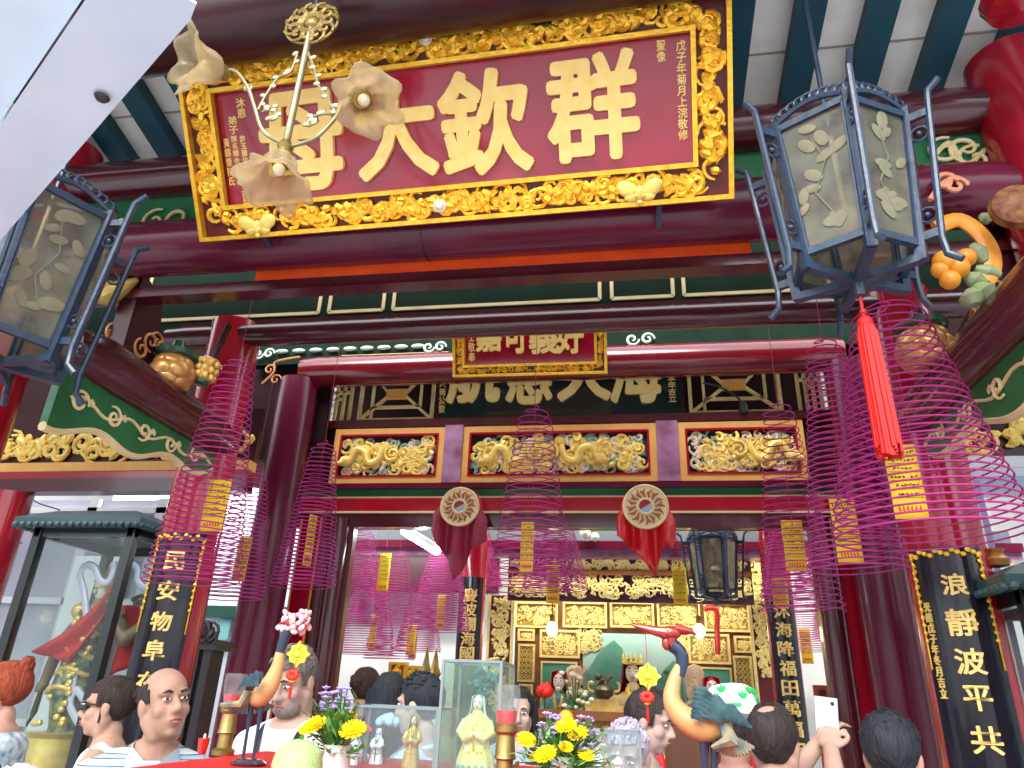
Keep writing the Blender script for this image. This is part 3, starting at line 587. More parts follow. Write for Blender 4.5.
# ================================================================== LANTERNS
def lantern(label, top, size, yaw, tassel, seed, sides=6, ztop_rod=None, bright=1):
    """hexagonal glass lantern with outrigger rods; top = centre of the roof line"""
    t = thing('palace_lantern', label, 'lantern', top); rnd = random.Random(seed)
    H = size; R = size*.46; Rb = R*.8; z0, z1 = top.z-H, top.z
    def cn(k, z, rr): a = yaw+k*2*math.pi/sides; return V3(top.x+rr*math.cos(a), top.y+rr*math.sin(a), z)
    for k in range(sides):
        a, b, c, d = cn(k, z1, R), cn(k+1, z1, R), cn(k+1, z0, Rb), cn(k, z0, Rb)
        U = ((b-a)+(c-d)).normalized(); cc = (a+b+c+d)/4; V = ((a+b)-(c+d)).normalized(); N = U.cross(V)
        if N.dot(cc-V3(top.x, top.y, cc.z)) < 0: N = -N
        g = MB().add([d, c, b, a], [(0, 1, 2, 3)]); pane = g.build('glass_pane', SMOKE, t, smooth=0)
        f = MB(); m = .05*H
        for p, q in ((a, b), (b, c), (c, d), (d, a)): f.bar(p.lerp(cc, .05), q.lerp(cc, .05), .028*H/.6, .024, N)
        # scalloped crest of small arches on top of the panel
        for i in range(9):
            u = (i+.5)/9; p = a.lerp(b, u)+Z*(.035+.04*math.sin(u*math.pi))*H/.6
            f.tube([p+U*(.022*math.cos(w))+Z*(.022*math.sin(w)) for w in [j*1.05 for j in range(6)]], .006, 5, closed=True)
        f.tube([a.lerp(b, u/10)+Z*(.012+.045*math.sin(u/10*math.pi))*H/.6 for u in range(11)], .011, 6)
        f.build('panel_frame', FRAMEB, t)
        # etched spray of flowers on the outside of the pane
        e = MB(); s0 = cc+N*.004
        pts = [s0-V*(H*.3)+U*.02, s0-V*(H*.1)-U*.03, s0+V*(H*.1)+U*.02, s0+V*(H*.3)-U*.01]
        e.tube(pts, .003, 4)
        for j in range(12):
            p = pts[j % 4]+U*rnd.uniform(-.06, .06)*H/.6+V*rnd.uniform(-.06, .06); an = rnd.uniform(0, 6.3); dd = U*math.cos(an)+V*math.sin(an); ee = N.cross(dd); L = rnd.uniform(.03, .055)*H/.6
            e.ell(p, (L*.9, L*.5, .002), Matrix((dd, ee, N)).transposed(), 12, 4)
        e.build('etched_flower', mat('etched_glass', (.22, .2, .12), .8, c2=(.17, .155, .1), scale=20), pane)
        # corner post and outrigger
        MB().bar(cn(k, z0-.05, Rb), cn(k, z1+.02, R), .036*H/.6, .036*H/.6, cn(k, 0, 1)-V3(top.x, top.y, 0)).build('corner_post', FRAMEB, t)
        q = MB(); o1, o2 = R*1.3, Rb*1.34
        q.tube([cn(k, z1+.16*H, o1*1.14), cn(k, z1+.1*H, o1*1.02), cn(k, z1+.03*H, o1), cn(k, z0+.02*H, o2), cn(k, z0-.1*H, o2*1.02), cn(k, z0-.16*H, o2*1.15)], .013*H/.6, 8)
        q.bar(cn(k, z1-.06*H, R), cn(k, z1-.06*H, o1), .018, .03); q.bar(cn(k, z0+.06*H, Rb), cn(k, z0+.06*H, o2), .018, .03)
        dd = (cn(k, 0, 1)-V3(top.x, top.y, 0)); ee = Z.cross(dd)
        for zz in (z1-.2*H, z0+.2*H):
            f_ = (zz-z0)/H; cq = cn(k, zz, (Rb+(R-Rb)*f_)*1.0+(o2+(o1-o2)*f_-(Rb+(R-Rb)*f_))*.5)
            q.tube([cq+dd*(.03*math.cos(w))+Z*(.03*math.sin(w)) for w in [j*.785 for j in range(8)]], .006, 5, closed=True); q.ell(cq, .011, None, 8, 6)
        q.build('outrigger', FRAMEB, t)
    s = MB(); ctr = V3(top.x, top.y, z0-.05)
    for k in range(sides): s.bar(ctr, cn(k, z0-.04, Rb), .035*H/.6, .028)
    s.tube([ctr+Z*.03, ctr-Z*.06], [.03, .02], 10); s.build('base_star', FRAMEB, t)
    r_ = MB(); zr_ = ztop_rod or roofz(top.y)
    for k in range(sides): r_.bar(cn(k, z1, R), V3(top.x, top.y, z1+.12*H), .016)
    r_.tube([V3(top.x, top.y, z1+.1*H), V3(top.x, top.y, zr_)], .011, 8); r_.build('hanging_rod', FRAMEB, t)
    b_ = MB().ell(V3(top.x, top.y, z0+.38*H), .05); b_.tube([V3(top.x, top.y, z0+.45*H), V3(top.x, top.y, z1+.1*H)], .01, 6)
    b_.build('lamp_bulb', mat('dim_cream_bulb', (.8, .7, .45), .3), t)
    if tassel:
        tt = thing('red_tassel', tassel, 'tassel', ctr-Z*.08)
        q = MB().tube([ctr-Z*.06, ctr-Z*.12, ctr-Z*.17], .006, 6); q.ell(ctr-Z*.12, .012); q.build('cord', SILK, tt)
        T = .5*H/.6; c0 = ctr-Z*.16; q = MB()
        for i in range(64):
            a = i*2.399; rr = .03*math.sqrt((i+.5)/64); q.tube([c0+V3(rr*.5*math.cos(a), rr*.5*math.sin(a), 0), c0+V3(rr*math.cos(a), rr*math.sin(a), -.05), c0+V3(rr*1.25*math.cos(a), rr*1.25*math.sin(a), -T+.02*math.sin(i))], .0062, 5)
        q.ell(c0-Z*.005, (.026, .026, .03)); q.build('threads', mat('red_thread', (.6, .005, .003), .6, c2=(.45, .003, .002), scale=40), tt)
    return t
LY = 2.25
tp = P(832, 146, LY); bt = P(838, 270, LY)
lantern('blue-black glass lantern with etched flowers hung by a rod near the big plaque', V3(tp.x, tp.y, tp.z), (tp.z-bt.z), math.radians(-93), 'long red tassel hanging below the lantern with etched flower glass', 3)
tp = P(46, 218, 2.1); bt = P(7, 350, 2.1)
lantern('blue-black glass lantern partly hidden behind the white fan blade', V3(tp.x, tp.y, tp.z), (tp.z-bt.z), math.radians(-116), None, 5)
tp = P(712, 540, 6.7); bt = P(713, 592, 6.7)
lantern('small dark glass lantern hanging in front of the altar by the red cloth', tp, tp.z-bt.z, math.radians(-70), None, 8, ztop_rod=4.71)
# ================================================================== THREE-ARM BRASS LAMP
CY = 1.75
t0 = P(312, 24, CY); t1 = P(288, 148, CY); t1.x = t0.x; t1.y = t0.y
t1.z = P(288, 150, CY).z
t = thing('pendant_lamp', 'three-armed brass pendant lamp with flower shaped glass shades', 'pendant lamp', t0)
q = MB(); rnd = random.Random(4)
dF = (CAM-t0).normalized()
for k in range(11):
    a = k*2*math.pi/11
    spiral(q, t0, X, Z, -Yv, (.072*math.cos(a), .072*math.sin(a)), .036, a, 1, .0095, 1.2, 6, 14)
q.tube([t0+V3(.04*math.cos(a*.3927), -.004, .04*math.sin(a*.3927)) for a in range(16)], .01, 6, closed=True)
q.ell(t0, (.03, .02, .03)); q.tube([t0+V3(.104*math.cos(a*.2618), 0, .104*math.sin(a*.2618)) for a in range(24)], .006, 6, closed=True)
q.build('openwork_rosette', BRASS, t)
MB().tube([t0+V3(0, .0, 0), V3(t0.x, t0.y, roofz(CY)+.02)], .008, 8).build('suspension_cord', FRAMEB, t)
MB().lathe([(.006, 0), (.013, .01), (.012, (t0.z-t1.z)*.5), (.013, (t0.z-t1.z)-.04), (.006, t0.z-t1.z)], t1, 12).build('stem', LBRASS, t)
def shade(o, d, L, nm='glass_shade'):
    d = d.normalized(); u, v = frame(d); n = 48; vs = []; fs = []; prof = [(.2, 0), (.34, .1), (.42, .3), (.46, .55), (.55, .75), (.78, .95), (.92, 1.0)]
    for i, (r, z) in enumerate(prof):
        for k in range(n):
            a = 2*math.pi*k/n; rr = r*L*(1+.07*math.cos(8*a)*(1 if i > 0 else 0)+(.1*math.cos(6*a) if i >= 5 else 0)); zz = z*L+(.1*L*math.cos(6*a+.5) if i >= 5 else 0)
            vs.append(o+d*zz+u*rr*math.cos(a)+v*rr*math.sin(a))
    for i in range(len(prof)-1):
        for k in range(n): fs.append((i*n+k, i*n+(k+1) % n, (i+1)*n+(k+1) % n, (i+1)*n+k))
    s = MB().add(vs, fs).build(nm, glass('amber_glass', (.86, .78, .6), haze=.34, hc=(.85, .74, .52)), t, solid=.003)
    MB().ell(o+d*L*.45, (.022, .022, .022)).build('bulb', mat('clear_bulb', (.85, .75, .55), .1, coat=1), s)
    MB().lathe([(.012, -.03), (.026, -.02), (.03, 0), (.036, .03), (.03, .035)], o, 14, d).build('socket', BRASS, s)
    return s
hub = V3(t1.x, t1.y, t1.z+.015)
MB().lathe([(.0, -.03), (.02, -.02), (.028, 0), (.018, .02), (.01, .03)], hub, 14).build('hub', BRASS, t)
eL, eR = P(222, 72, CY), P(360, 99, CY)
for pts in ([(288, 146), (264, 132), (255, 108), (248, 88), (236, 72), (222, 70)], [(292, 146), (315, 138), (335, 118), (342, 104), (354, 98), (364, 98)]):
    w3 = [P(a, b, CY) for a, b in pts]; q = MB().tube(arm(w3), .0075, 8)
    m = w3[3]; q.tube([m+V3(.014*math.cos(a*.785), 0, .014*math.sin(a*.785)) for a in range(8)], .005, 6, closed=True); q.build('arm', LBRASS, t)
q = MB()
for pts in ([(258, 110), (266, 95), (278, 78), (290, 72), (297, 55)], [(336, 112), (325, 96), (318, 84), (314, 68), (308, 52)], [(262, 112), (272, 108), (276, 118), (270, 120)], [(334, 114), (322, 114), (311, 118), (308, 126), (316, 122)]):
    w3 = arm([P(a, b, CY) for a, b in pts]); q.tube(w3, .005, 6)
    for i in range(2, 24, 3): q.ell(w3[i]+V3(.008*(-1)**i, 0, .008), (.010, .006, .014), Euler((0, i, 0)).to_matrix(), 8, 5)
q.build('leaf_scroll', LBRASS, t)
shade(eL, P(178, 56, CY-.12)-eL, .135); shade(eR, P(398, 112, CY-.25)-eR, .125)
e = V3(t1.x, t1.y, t1.z-.03); shade(e, P(272, 190, CY-.02)-e, .135)
# ================================================================== CEILING FAN
fz = 2.75; FANW = mat('white_fan_enamel', (.66, .76, .86), .3, coat=.3, c2=(.58, .68, .8), scale=4)
hub = PZ(-75, 285, fz); t = thing('ceiling_fan', 'white ceiling fan whose blade fills the upper corner by the brass lamp', 'ceiling fan', hub)
e1, e2 = PZ(200, 10, fz), PZ(-40, 325, fz); f1, f2 = PZ(88, -4, fz), PZ(-80, 178, fz)
d1 = ((e1-e2)+(f1-f2)).normalized(); nrm = V3(-d1.y, d1.x, 0); ctr_e = (e2+f2)/2; wb = abs((f1-e1).dot(nrm)); LB = (e1-ctr_e).dot(d1)+.2; a0 = math.atan2(d1.y, d1.x)
hub2 = ctr_e-d1*.2; hub2.z = fz; t.location = hub2; WORLD[t.name] = hub2.copy()
for k in range(2):
    a = a0+k*math.pi; d = V3(math.cos(a), math.sin(a), 0); n = V3(-math.sin(a), math.cos(a), 0); L = LB
    q = MB(); out = []
    for (s, w) in ((.17, .42), (.2, .47), (.45, .5), (L-.04, .5), (L, .44)): out.append((s, w*wb))
    poly = [hub2+d*s+n*w+Z*.006 for s, w in out]+[hub2+d*s-n*w-Z*.006 for s, w in out[::-1]]
    q.prism(poly, (0, 0, .007)); bl_ = q.build('blade', FANW, t)
    sg = 1 if (f1-e1).dot(nrm) > 0 else -1; q = MB(); q.prism([hub2+d*.2+n*sg*(wb*.52)+Z*.012, hub2+d*(L-.02)+n*sg*(wb*.52)+Z*.012, hub2+d*(L-.06)+n*sg*wb*1.25+Z*.03, hub2+d*.22+n*sg*wb*1.1+Z*.03], (0, 0, .006)); q.build('rear_vane', FANW, bl_)
    q = MB(); q.bar(hub2+d*.06, hub2+d*.26, .035, .012, Z)
    for s in (-1, 1): q.bar(hub2+d*.14, hub2+d*.24+n*(s*wb*.3), .02, .008, Z)
    q.build('blade_iron', mat('grey_steel', (.35, .33, .3), .4, .6), bl_)
    for s, w in ((L*.3, -sg*.1), (L*.78, -sg*.28), (L*.3, sg*.33)):
      q = MB().tube([hub2+d*s+n*(w*wb)-Z*.004, hub2+d*s+n*(w*wb)-Z*.01], [.016, .012], 12); q.build('screw', mat('dark_screw', (.05, .045, .04), .4, .5), bl_)
MB().lathe([(.0, -.07), (.06, -.06), (.085, -.02), (.085, .05), (.05, .09), (.02, .1)], hub2, 24).build('motor', FANW, t)
MB().tube([hub2+Z*.1, V3(hub2.x, hub2.y, roofz(hub2.y)+.02)], .014, 10).build('down_rod', FANW, t)
# ================================================================== INCENSE COILS
WIRES = {}
def coil(label, tpx, bpx, hw, y, tag_px=None, tag_wh=(24, 52), turns=34, r=.0036, n=4, seg=26, hang=None, yb2=None, tagrot=.0, grp=None):
    T = P(tpx[0], tpx[1], y); WIRES.setdefault((y, hang or 4.35), []).append(T.x); B = P(bpx[0], bpx[1], yb2 or y); L = T.z-B.z; ppm = FPX/((B-CAM).dot(FW)); R = hw/ppm
    t = thing('incense_coil', label, 'incense coil', T, grp)
    pts = []; N = int(turns*seg)
    for i in range(N+1):
        f = i/N; g = f**.86; rr = R*(.36*min(1, math.sqrt(f/.045))+.64*g)
        a = f*turns*2*math.pi; wob = 1+.02*math.sin(a*.37+R*50)
        pts.append(V3(T.x+rr*math.cos(a)*wob, T.y+rr*math.sin(a), T.z-L*g+.006*math.sin(a+1)))
    MB().tube(pts, r, n).build('coil', COIL, t, smooth=180)
    zt_ = hang or 4.35
    MB().tube([T+Z*0-V3(0, 0, .0), V3(T.x, T.y, zt_)], .0022, 5).build('string', mat('red_string', (.35, .02, .05), .7), t)
    MB().tube([V3(T.x, T.y, T.z+.0), V3(T.x, T.y, T.z-L*.62)], .0016, 4).build('inner_thread', mat('red_string', (.35, .02, .05), .7), t)
    if tag_px:
        c = P(tag_px[0], tag_px[1], y-.0); ppm2 = FPX/((c-CAM).dot(FW)); w, h = tag_wh[0]/ppm2, tag_wh[1]/ppm2*1.1
        paper_tag(c, w, h, t, tagrot)
    return t
def paper_tag(c, w, h, parent, rot=0):
    U = V3(math.cos(rot), math.sin(rot), 0); N = U.cross(Z); rnd = random.Random(int(c.x*1000))
    def bend(u, v): return c+U*(u-.5)*w+Z*(v-.5)*h+N*(.02*w*math.sin(v*5)+.06*w*(u-.5)**2)
    o = MB().grid(bend, 4, 8).build('paper_tag', PAPER, parent, solid=.001)
    q = MB()
    for i in range(6):
        v = .9-i*.115; q.bar(bend(.06, v-.05)+N*.003, bend(.94, v-.045)+N*.003, h*.005, .001, N)
        for j in range(7):
            if rnd.random() < .15: continue
            u = .1+j*.12; a = bend(u, v)+N*.003; b = bend(u+rnd.uniform(.05, .1), v+rnd.uniform(-.02, .02))+N*.003
            q.bar(a, b, h*.014, .001, N); 
            if rnd.random() < .5: q.bar(a+Z*h*.015, a-Z*h*.02, h*.01, .001, N)
    q.build('ink_text', INK, o)
    q = MB()
    for j in range(6): 
        u = .14+j*.125; q.bar(bend(u, .14)+N*.003, bend(u+.07, .1)+N*.003, h*.02, .001, N); q.bar(bend(u+.04, .17)+N*.003, bend(u+.04, .08)+N*.003, h*.014, .001, N)
    q.build('printed_text', RINK, o)
    MB().tube([bend(.5, 1), bend(.5, 1)+Z*.25], .0016, 4).build('tag_thread', mat('red_string', (.35, .02, .05), .7), o)
coil('magenta incense coil in front of the column behind the bald man', (240, 357), (219, 585), 47, 3.35, (216, 505), (24, 48), 36)
coil('magenta incense coil between the dark column and the carved lintel', (325, 441), (312, 588), 33, 4.5, (310, 540), (10, 46), 36, tagrot=1.1)
coil('magenta incense coil hanging in the middle before the black sign board', (535, 406), (530, 592), 44, 4.5, (527, 547), (13, 46), 30)
coil('magenta incense coil in front of the gilt carved panel beside the doorway edge', (777, 400), (790, 612), 40, 4.5, (794, 545), (20, 46), 32)
coil('tall magenta incense coil with pointed top under the round beam end', (822, 337), (822, 572), 47, 3.52, (846, 530), (24, 58), 38)
coil('wide magenta incense coil hanging below the lantern beside the red tassel', (884, 303), (925, 540), 92, 3.02, (905, 481), (31, 70), 30, r=.0042, seg=36, hang=zo0-.03)
coil('second magenta coil tucked behind the column coil with a dark tag', (256, 470), (236, 600), 34, 4.3, (242, 559), (14, 40), 30)
BH = [('densest dusky coil inside the hall by the tube light', (362, 528), (362, 625), 32, 6.0, (384, 572), (12, 34)), ('low dusky coil inside the hall beside the door jamb', (376, 556), (372, 655), 30, 6.55, (373, 632), (7, 30)),
      ('dusky coil inside the hall above the red and gold panels', (400, 550), (400, 660), 26, 7.15, (411, 640), (9, 26)), ('pale coil inside the hall against the white wall', (446, 530), (440, 632), 32, 5.95, (441, 612), (8, 30)),
      ('small pale coil inside the hall left of the yellow tagged one', (424, 575), (415, 652), 24, 7.55, (413, 646), (8, 22)), ('grey coil below the dusky cloth by the narrow couplet board', (480, 530), (474, 588), 26, 7.3, (472, 577), (11, 38)),
      ('coil inside the hall behind the middle coil before the gilt valance', (556, 505), (555, 590), 34, 5.9, (553, 584), (13, 34)), ('dusky coil inside the doorway right of the altar', (782, 510), (784, 596), 30, 6.1, (780, 592), (15, 24)),
      ('low dusky coil above the raised phone', (806, 560), (808, 652), 27, 7.35, (806, 646), (11, 30)), ('dusky coil deep inside the doorway by the red door strip', (824, 545), (822, 640), 24, 7.95, (822, 620), (10, 30))]
for lab, a, b, hw, y, tp_, wh in BH: coil(lab, a, b, hw, y, tp_, wh, 38, r=.0034, seg=18, hang=4.69 if y > 6.61 else 4.2)
hg = thing('paper_slip', 'lone yellow paper slip hanging before the altar valance under the bright red cloth', 'paper slip', P(680, 586, 6)); paper_tag(P(680, 586, 6), .11, .29, hg); MB().tube([P(680, 570, 6), V3(P(680, 570, 6).x, 6, 4.0)], .002, 4).build('string', mat('red_string', (.35, .02, .05), .7), hg)
# wires the coils hang from
WIRES.setdefault((6, 4.0), [])
for (y, z), xs in WIRES.items():
    if y > 3.1: struct('trim_hanging_wire', MB().tube([(-6.9, y, z+.003), (4.9, y, z+.003)], .004, 5), FRAMEB)
# fluorescent tube
a, b = P(404, 531, 6.0), P(437, 551, 5.6)
t = thing('fluorescent_tube', 'lit fluorescent tube hanging inside the hall above the paper tags', 'tube light', (a+b)/2)
MB().bar(a+Z*.035, b+Z*.035, .06, .03, Z).build('fixture', WHITE, t)
MB().tube([a, b], .034, 12).build('tube', mat('lit_tube', (.82, .95, 1), .3, emit=20), t)
MB().tube([a.lerp(b, .2)+Z*.04, V3(a.lerp(b, .2).x, a.lerp(b, .2).y, 4.2)], .004, 5).build('cord', FRAMEB, t)
# ================================================================== GILT BRACKETS ON THE TIE BEAMS
def petal_ball(c, r, name, label, stem=True):
    t = thing(name, label, 'carved ornament', c)
    MB().ell(c, r*.86, None, 18, 12).build('core', mat('bronze_gold', (.62, .33, .1), .35, .5, c2=(.5, .22, .06), scale=10), t)
    for row, (ph, k, off) in enumerate(((-.75, 5, 0), (0.0, 6, .5), (.75, 6, 0))):
        for i in range(k):
            a = 2*math.pi*(i+off)/k; d = V3(math.cos(ph)*math.cos(a), math.cos(ph)*math.sin(a), math.sin(ph)); u, v = frame(d)
            MB().ell(c+d*r*.72, (r*.52, r*.46, r*.3), Matrix((u, v, d)).transposed(), 14, 8).build('petal', mat('bronze_gold', (.62, .33, .1)), t)
    if stem:
        q = MB().lathe([(r*.4, .6*r), (r*.9, .8*r), (r*.95, 1.0*r), (r*.3, 1.25*r), (r*.25, 1.6*r)], c, 18); q.build('collar', mat('dark_green_gloss', (.01, .07, .04), .3, coat=.5), t)
    return t
c = P(172, 374, 3.25); petal_ball(c, .125, 'lotus_pendant', 'bronze gilt lotus bud ornament beside the incense coil and small gilt drum')
q = P(207, 370, 3.35); t = thing('gilt_drum_ornament', 'small gilt drum ornament with scale pattern beside the lotus bud', 'carved ornament', q)
R3 = Euler((0, .25, 0)).to_matrix(); ax = R3 @ Z
MB().lathe([(.045, -.07), (.055, -.06), (.055, .06), (.045, .07)], q, 18, ax).build('drum', mat('bronze_gold', (.62, .33, .1)), t)
s = MB()
for j in range(3):
    for i in range(9):
        a = 2*math.pi*(i+.5*j)/9; u, v = frame(ax); s.ell(q+ax*(-.04+.04*j)+(u*math.cos(a)+v*math.sin(a))*.055, (.016, .016, .02), None, 8, 6)
s.build('scales', PGOLD, t); MB().lathe([(.03, -.1), (.048, -.085), (.048, -.068)], q, 16, ax).build('cap', mat('dark_green_gloss', (.01, .07, .04)), t)
MB().lathe([(.02, .07), (.02, .3)], q, 10, ax).build('stem', DMAR, t)
c = P(925, 350, 3.3); petal_ball(c, .13, 'lotus_pendant', 'bronze gilt lotus bud ornament seen through the wide incense coil')
# yellow ring and gourd leaf carving by the right lantern
c = P(965, 262, 2.72); t = thing('carved_bracket', 'carved orange ribbon and green leaf bracket beside the glass lantern rods', 'carved bracket', c)
pts = [P(a, b, 2.72) for a, b in ((935, 228), (958, 220), (978, 232), (990, 250), (992, 268), (985, 282))]
MB().tube(arm(pts), .036, 10, sq=.5).build('ribbon', mat('orange_gold_paint', (.82, .33, .03), .4, c2=(.7, .25, .02), scale=10), t)
q = MB()
for a, b, r in ((945, 262, .05), (958, 268, .045), (950, 280, .04), (966, 258, .04), (940, 270, .035)): q.ell(P(a, b, 2.7), r, None, 12, 8)
q.build('blossom', mat('orange_gold_paint', (.82, .33, .03)), t)
q = MB()
for a, b, a2, b2, r in ((965, 275, 985, 285, .04), (975, 268, 1000, 276, .035), (975, 285, 990, 300, .055), (970, 290, 975, 305, .05), (972, 245, 985, 262, .04), (980, 215, 990, 222, .03)): 
    A, B = P(a, b, 2.72), P(a2, b2, 2.72); q.tube([A, A.lerp(B, .5), B], [r*.4, r, r*.5], 10)
q.build('leaves', mat('olive_leaf_paint', (.2, .27, .12), .45, c2=(.3, .35, .2), scale=8), t)
# dark carved scroll brackets over the tie beams
for x, px in ((XL-.05, None), (XR+.12, None)):
    q = MB(); rnd = random.Random(9)
    o = struct('trim_scroll_bracket', MB().prism([(x-.05, 2.95, 3.22), (x-.05, 3.5, 3.2), (x-.05, 3.4, 3.36), (x-.05, 3.2, 3.4), (x-.05, 3.15, 3.6), (x-.05, 2.95, 3.68)], (.1, 0, 0)), DMAR)
    for s in (-1, 1):
        for k in range(6): spiral(q, V3(x+s*.052, 2.98+rnd.random()*.4, 3.25+rnd.random()*.12), Yv, Z, X*s, (0, 0), .06, k, (-1)**k, .009, 1.3, 6, 18)
    q.build('vine', mat('bronze_line', (.5, .2, .06), .4), o)
# pink-orange scroll marks and vines painted on the front boards
q = MB()
for px, py, f in ((155, 222, 1), (178, 220, -1), (118, 232, 1), (945, 152, 1), (965, 150, -1), (975, 160, 1)):
    c = P(px, py, YC+.01); spiral(q, c, X, Z, -Yv, (0, 0), .085, 1.2*f, f, .011, 1.2, 6, 20)
for pts in (((100, 225), (115, 223), (128, 237), (150, 240), (172, 233), (200, 228)), ((935, 155), (950, 143), (965, 165), (985, 150))):
    q.tube(arm([P(a, b, YC+.01) for a, b in pts]), .012, 6)
struct('trim_painted_vine', q, CREAM)
q = MB()
for px, py in ((945, 183), (955, 187)):
    c = P(px, py, YC-.17); spiral(q, c, X, Z, -Yv, (0, 0), .05, 0, 1, .012, 1.2, 6, 18)
q.tube(arm([P(a, b, YC-.17) for a, b in ((930, 200), (940, 186), (955, 178), (968, 184))]), .012, 6); struct('trim_pink_scroll', q, mat('salmon_paint', (.7, .3, .16), .5))
q = MB()
for px, py in ((252, 362), (258, 372)): spiral(q, P(px+18, py+8, YB-.12), X, Z, -Yv, (0, 0), .05, 0, 1, .009, 1.2, 6, 18)
q.tube(arm([P(a, b, YB-.125) for a, b in ((262, 384), (274, 372), (276, 362), (300, 357))]), .010, 6); struct('trim_bronze_scroll', q, mat('bronze_line', (.5, .2, .06)))
# gilt corbel at the left end of the main log
q = MB(); q.tube([P(a, b, 2.9) for a, b in ((96, 298), (108, 296), (122, 288), (138, 279))], [.03, .06, .045, .012], 10); spiral(q, P(104, 292, 2.88), X, Z, -Yv, (0, 0), .06, 0, 1, .02, 1, 6, 16)
tag(q.build('gilt_corbel', mat('dull_gilt', (.5, .36, .1), .5, .2, c2=(.4, .26, .06), scale=12), at=P(115, 290, 2.9)), 'gilt curled corbel under the log end beside the lantern post', 'carved corbel')
# front column capitals: red swelling bracket arms at the roof
q = MB(); q.tube([V3(1.87, YC-.02, 3.2), V3(1.87, YC-.02, 3.6), V3(1.86, YC-.03, 4.1), V3(1.84, YC-.03, 4.5)], [.195, .2, .195, .17], 20)
struct('column_capital', q, RED)
c = P(1018, 205, 2.55); q = MB().lathe([(.0, .03), (.05, .028), (.09, .01), (.1, -.02)], c, 22, (-.2, -1, 0)); struct('trim_roundel', q, mat('brown_roundel', (.13, .035, .02), .5, c2=(.3, .14, .05), scale=30, spec=.2))
q = MB().lathe([(.12, -.02), (.13, .0), (.11, .06), (.0, .09)], P(1015, -4, 2.3), 18, (0, 0, -1)); struct('trim_roof_boss', q, RED)
# ================================================================== GLASS DISPLAY CASES
def display_case(label, x0, x1, y0, y1, z0, z1):
    t = thing('display_case', label, 'display case', V3((x0+x1)/2, (y0+y1)/2, 0)); m = mat('black_green_frame', (.01, .018, .018), .3, coat=.4); q = .06
    MB().span((x0, y0, .0), (x1, y1, z0)).build('cabinet_base', m, t)
    for xx in (x0+q/2, x1-q/2):
        for yy in (y0+q/2, y1-q/2): MB().bar((xx, yy, z0), (xx, yy, z1), q).build('post', m, t)
    for a, b in (((x0, y0), (x1, y0)), ((x1, y0), (x1, y1)), ((x1, y1), (x0, y1)), ((x0, y1), (x0, y0))):
        A, B = V3(*a, 0), V3(*b, 0); c = ((A+B)/2); ins = (V3((x0+x1)/2, (y0+y1)/2, 0)-c).normalized()*q/2
        MB().bar(A+ins+Z*(z0+.02), B+ins+Z*(z0+.02), .04, .04, Z).build('rail', m, t)
        MB().bar(A+ins+Z*(z1-.03), B+ins+Z*(z1-.03), .04, .06, Z).build('rail', m, t)
        MB().bar(A+ins+Z*((z0+z1)/2), B+ins+Z*((z0+z1)/2), .006, z1-z0-.1, Z).build('glass_pane', CASEG, t, smooth=0)
    e = .09; r = MB()
    A = [V3(x0-e, y0-e, z1), V3(x1+e, y0-e, z1), V3(x1+e, y1+e, z1), V3(x0-e, y1+e, z1)]; i2 = .25
    xm, ym = (x0+x1)/2, (y0+y1)/2
    B = [p.lerp(V3(xm, ym, z1), .35)+Z*.13 for p in A]
    r.add(A+B+[p+Z*.05 for p in A], [(0, 3, 2, 1), (4, 5, 6, 7), (8, 9, 5, 4), (9, 10, 6, 5), (10, 11, 7, 6), (11, 8, 4, 7), (0, 1, 9, 8), (1, 2, 10, 9), (2, 3, 11, 10), (3, 0, 8, 11)])
    rf = r.build('canopy', mat('dark_green_canopy', (.02, .07, .07), .4, coat=.3), t, smooth=0)
    s = MB()
    for k in range(4):
        a, b = A[k], A[(k+1) % 4]; n = max(3, int((b-a).length/.05))
        for j in range(n): s.ell(a.lerp(b, (j+.5)/n)+Z*.0, (.025, .025, .02), None, 8, 5)
    s.build('scalloped_edge', mat('dark_green_canopy', (.02, .07, .07)), rf)
    return t
cy0 = 4.2
xa, xb = P(12, 600, cy0).x, P(117, 600, cy0).x
ztop = zAt(80, 524, cy0-.1)
display_case('tall black framed glass case holding a warrior statue with red cape', xa, xb, cy0, cy0+.75, .9, ztop)
CASE = (xa, xb, cy0, ztop)
xc = P(1004, 620, 3.5).x
display_case('black framed glass case cut by the frame edge beside the mauve post', xc+.09, xc+.85, 3.5, 4.2, .9, zAt(1010, 585, 3.4))
# incense burner ornament on the roof of that case
c = P(997, 562, 3.8); t = tag(MB().lathe([(.0, -.03), (.05, -.02), (.06, .01), (.03, .04), (.045, .06), (.0, .065)], c, 14).build('finial', mat('bronze_gold', (.62, .33, .1)), at=c), 'small bronze finial standing on the frame-edge glass case roof', 'finial')
# carved dark side cabinet and white door behind the column
x0, x1 = P(194, 690, 4.5).x, P(212, 690, 4.5).x; t = thing('shrine_cabinet', 'dark carved shrine cabinet in the bright side aisle behind the bald man', 'cabinet', V3((x0+x1)/2, 4.6, 0))
zc1 = zAt(205, 650, 4.4); m = mat('dark_cabinet_wood', (.03, .02, .025), .35, coat=.3)
MB().span((x0, 4.4, 0), (x1, 4.55, 1.0)).build('base', m, t)
for xx in (x0+.02, x1-.02): MB().span((xx-.025, 4.4, 1.0), (xx+.025, 4.55, zc1)).build('side_post', m, t)
MB().span((x0-.05, 4.36, zc1), (x1+.05, 4.59, zc1+.06)).build('cornice', m, t)
q = MB(); carving(q, V3((x0+x1)/2, 4.36, zc1+.1), X, Z, -Yv, x1-x0+.1, .12, 26, .06, .014, random.Random(3), .4); q.build('carved_crest', m, t)
MB().span((x0+.03, 4.42, 1.0), (x1-.03, 4.43, zc1)).build('glass_pane', CASEG, t, smooth=0)
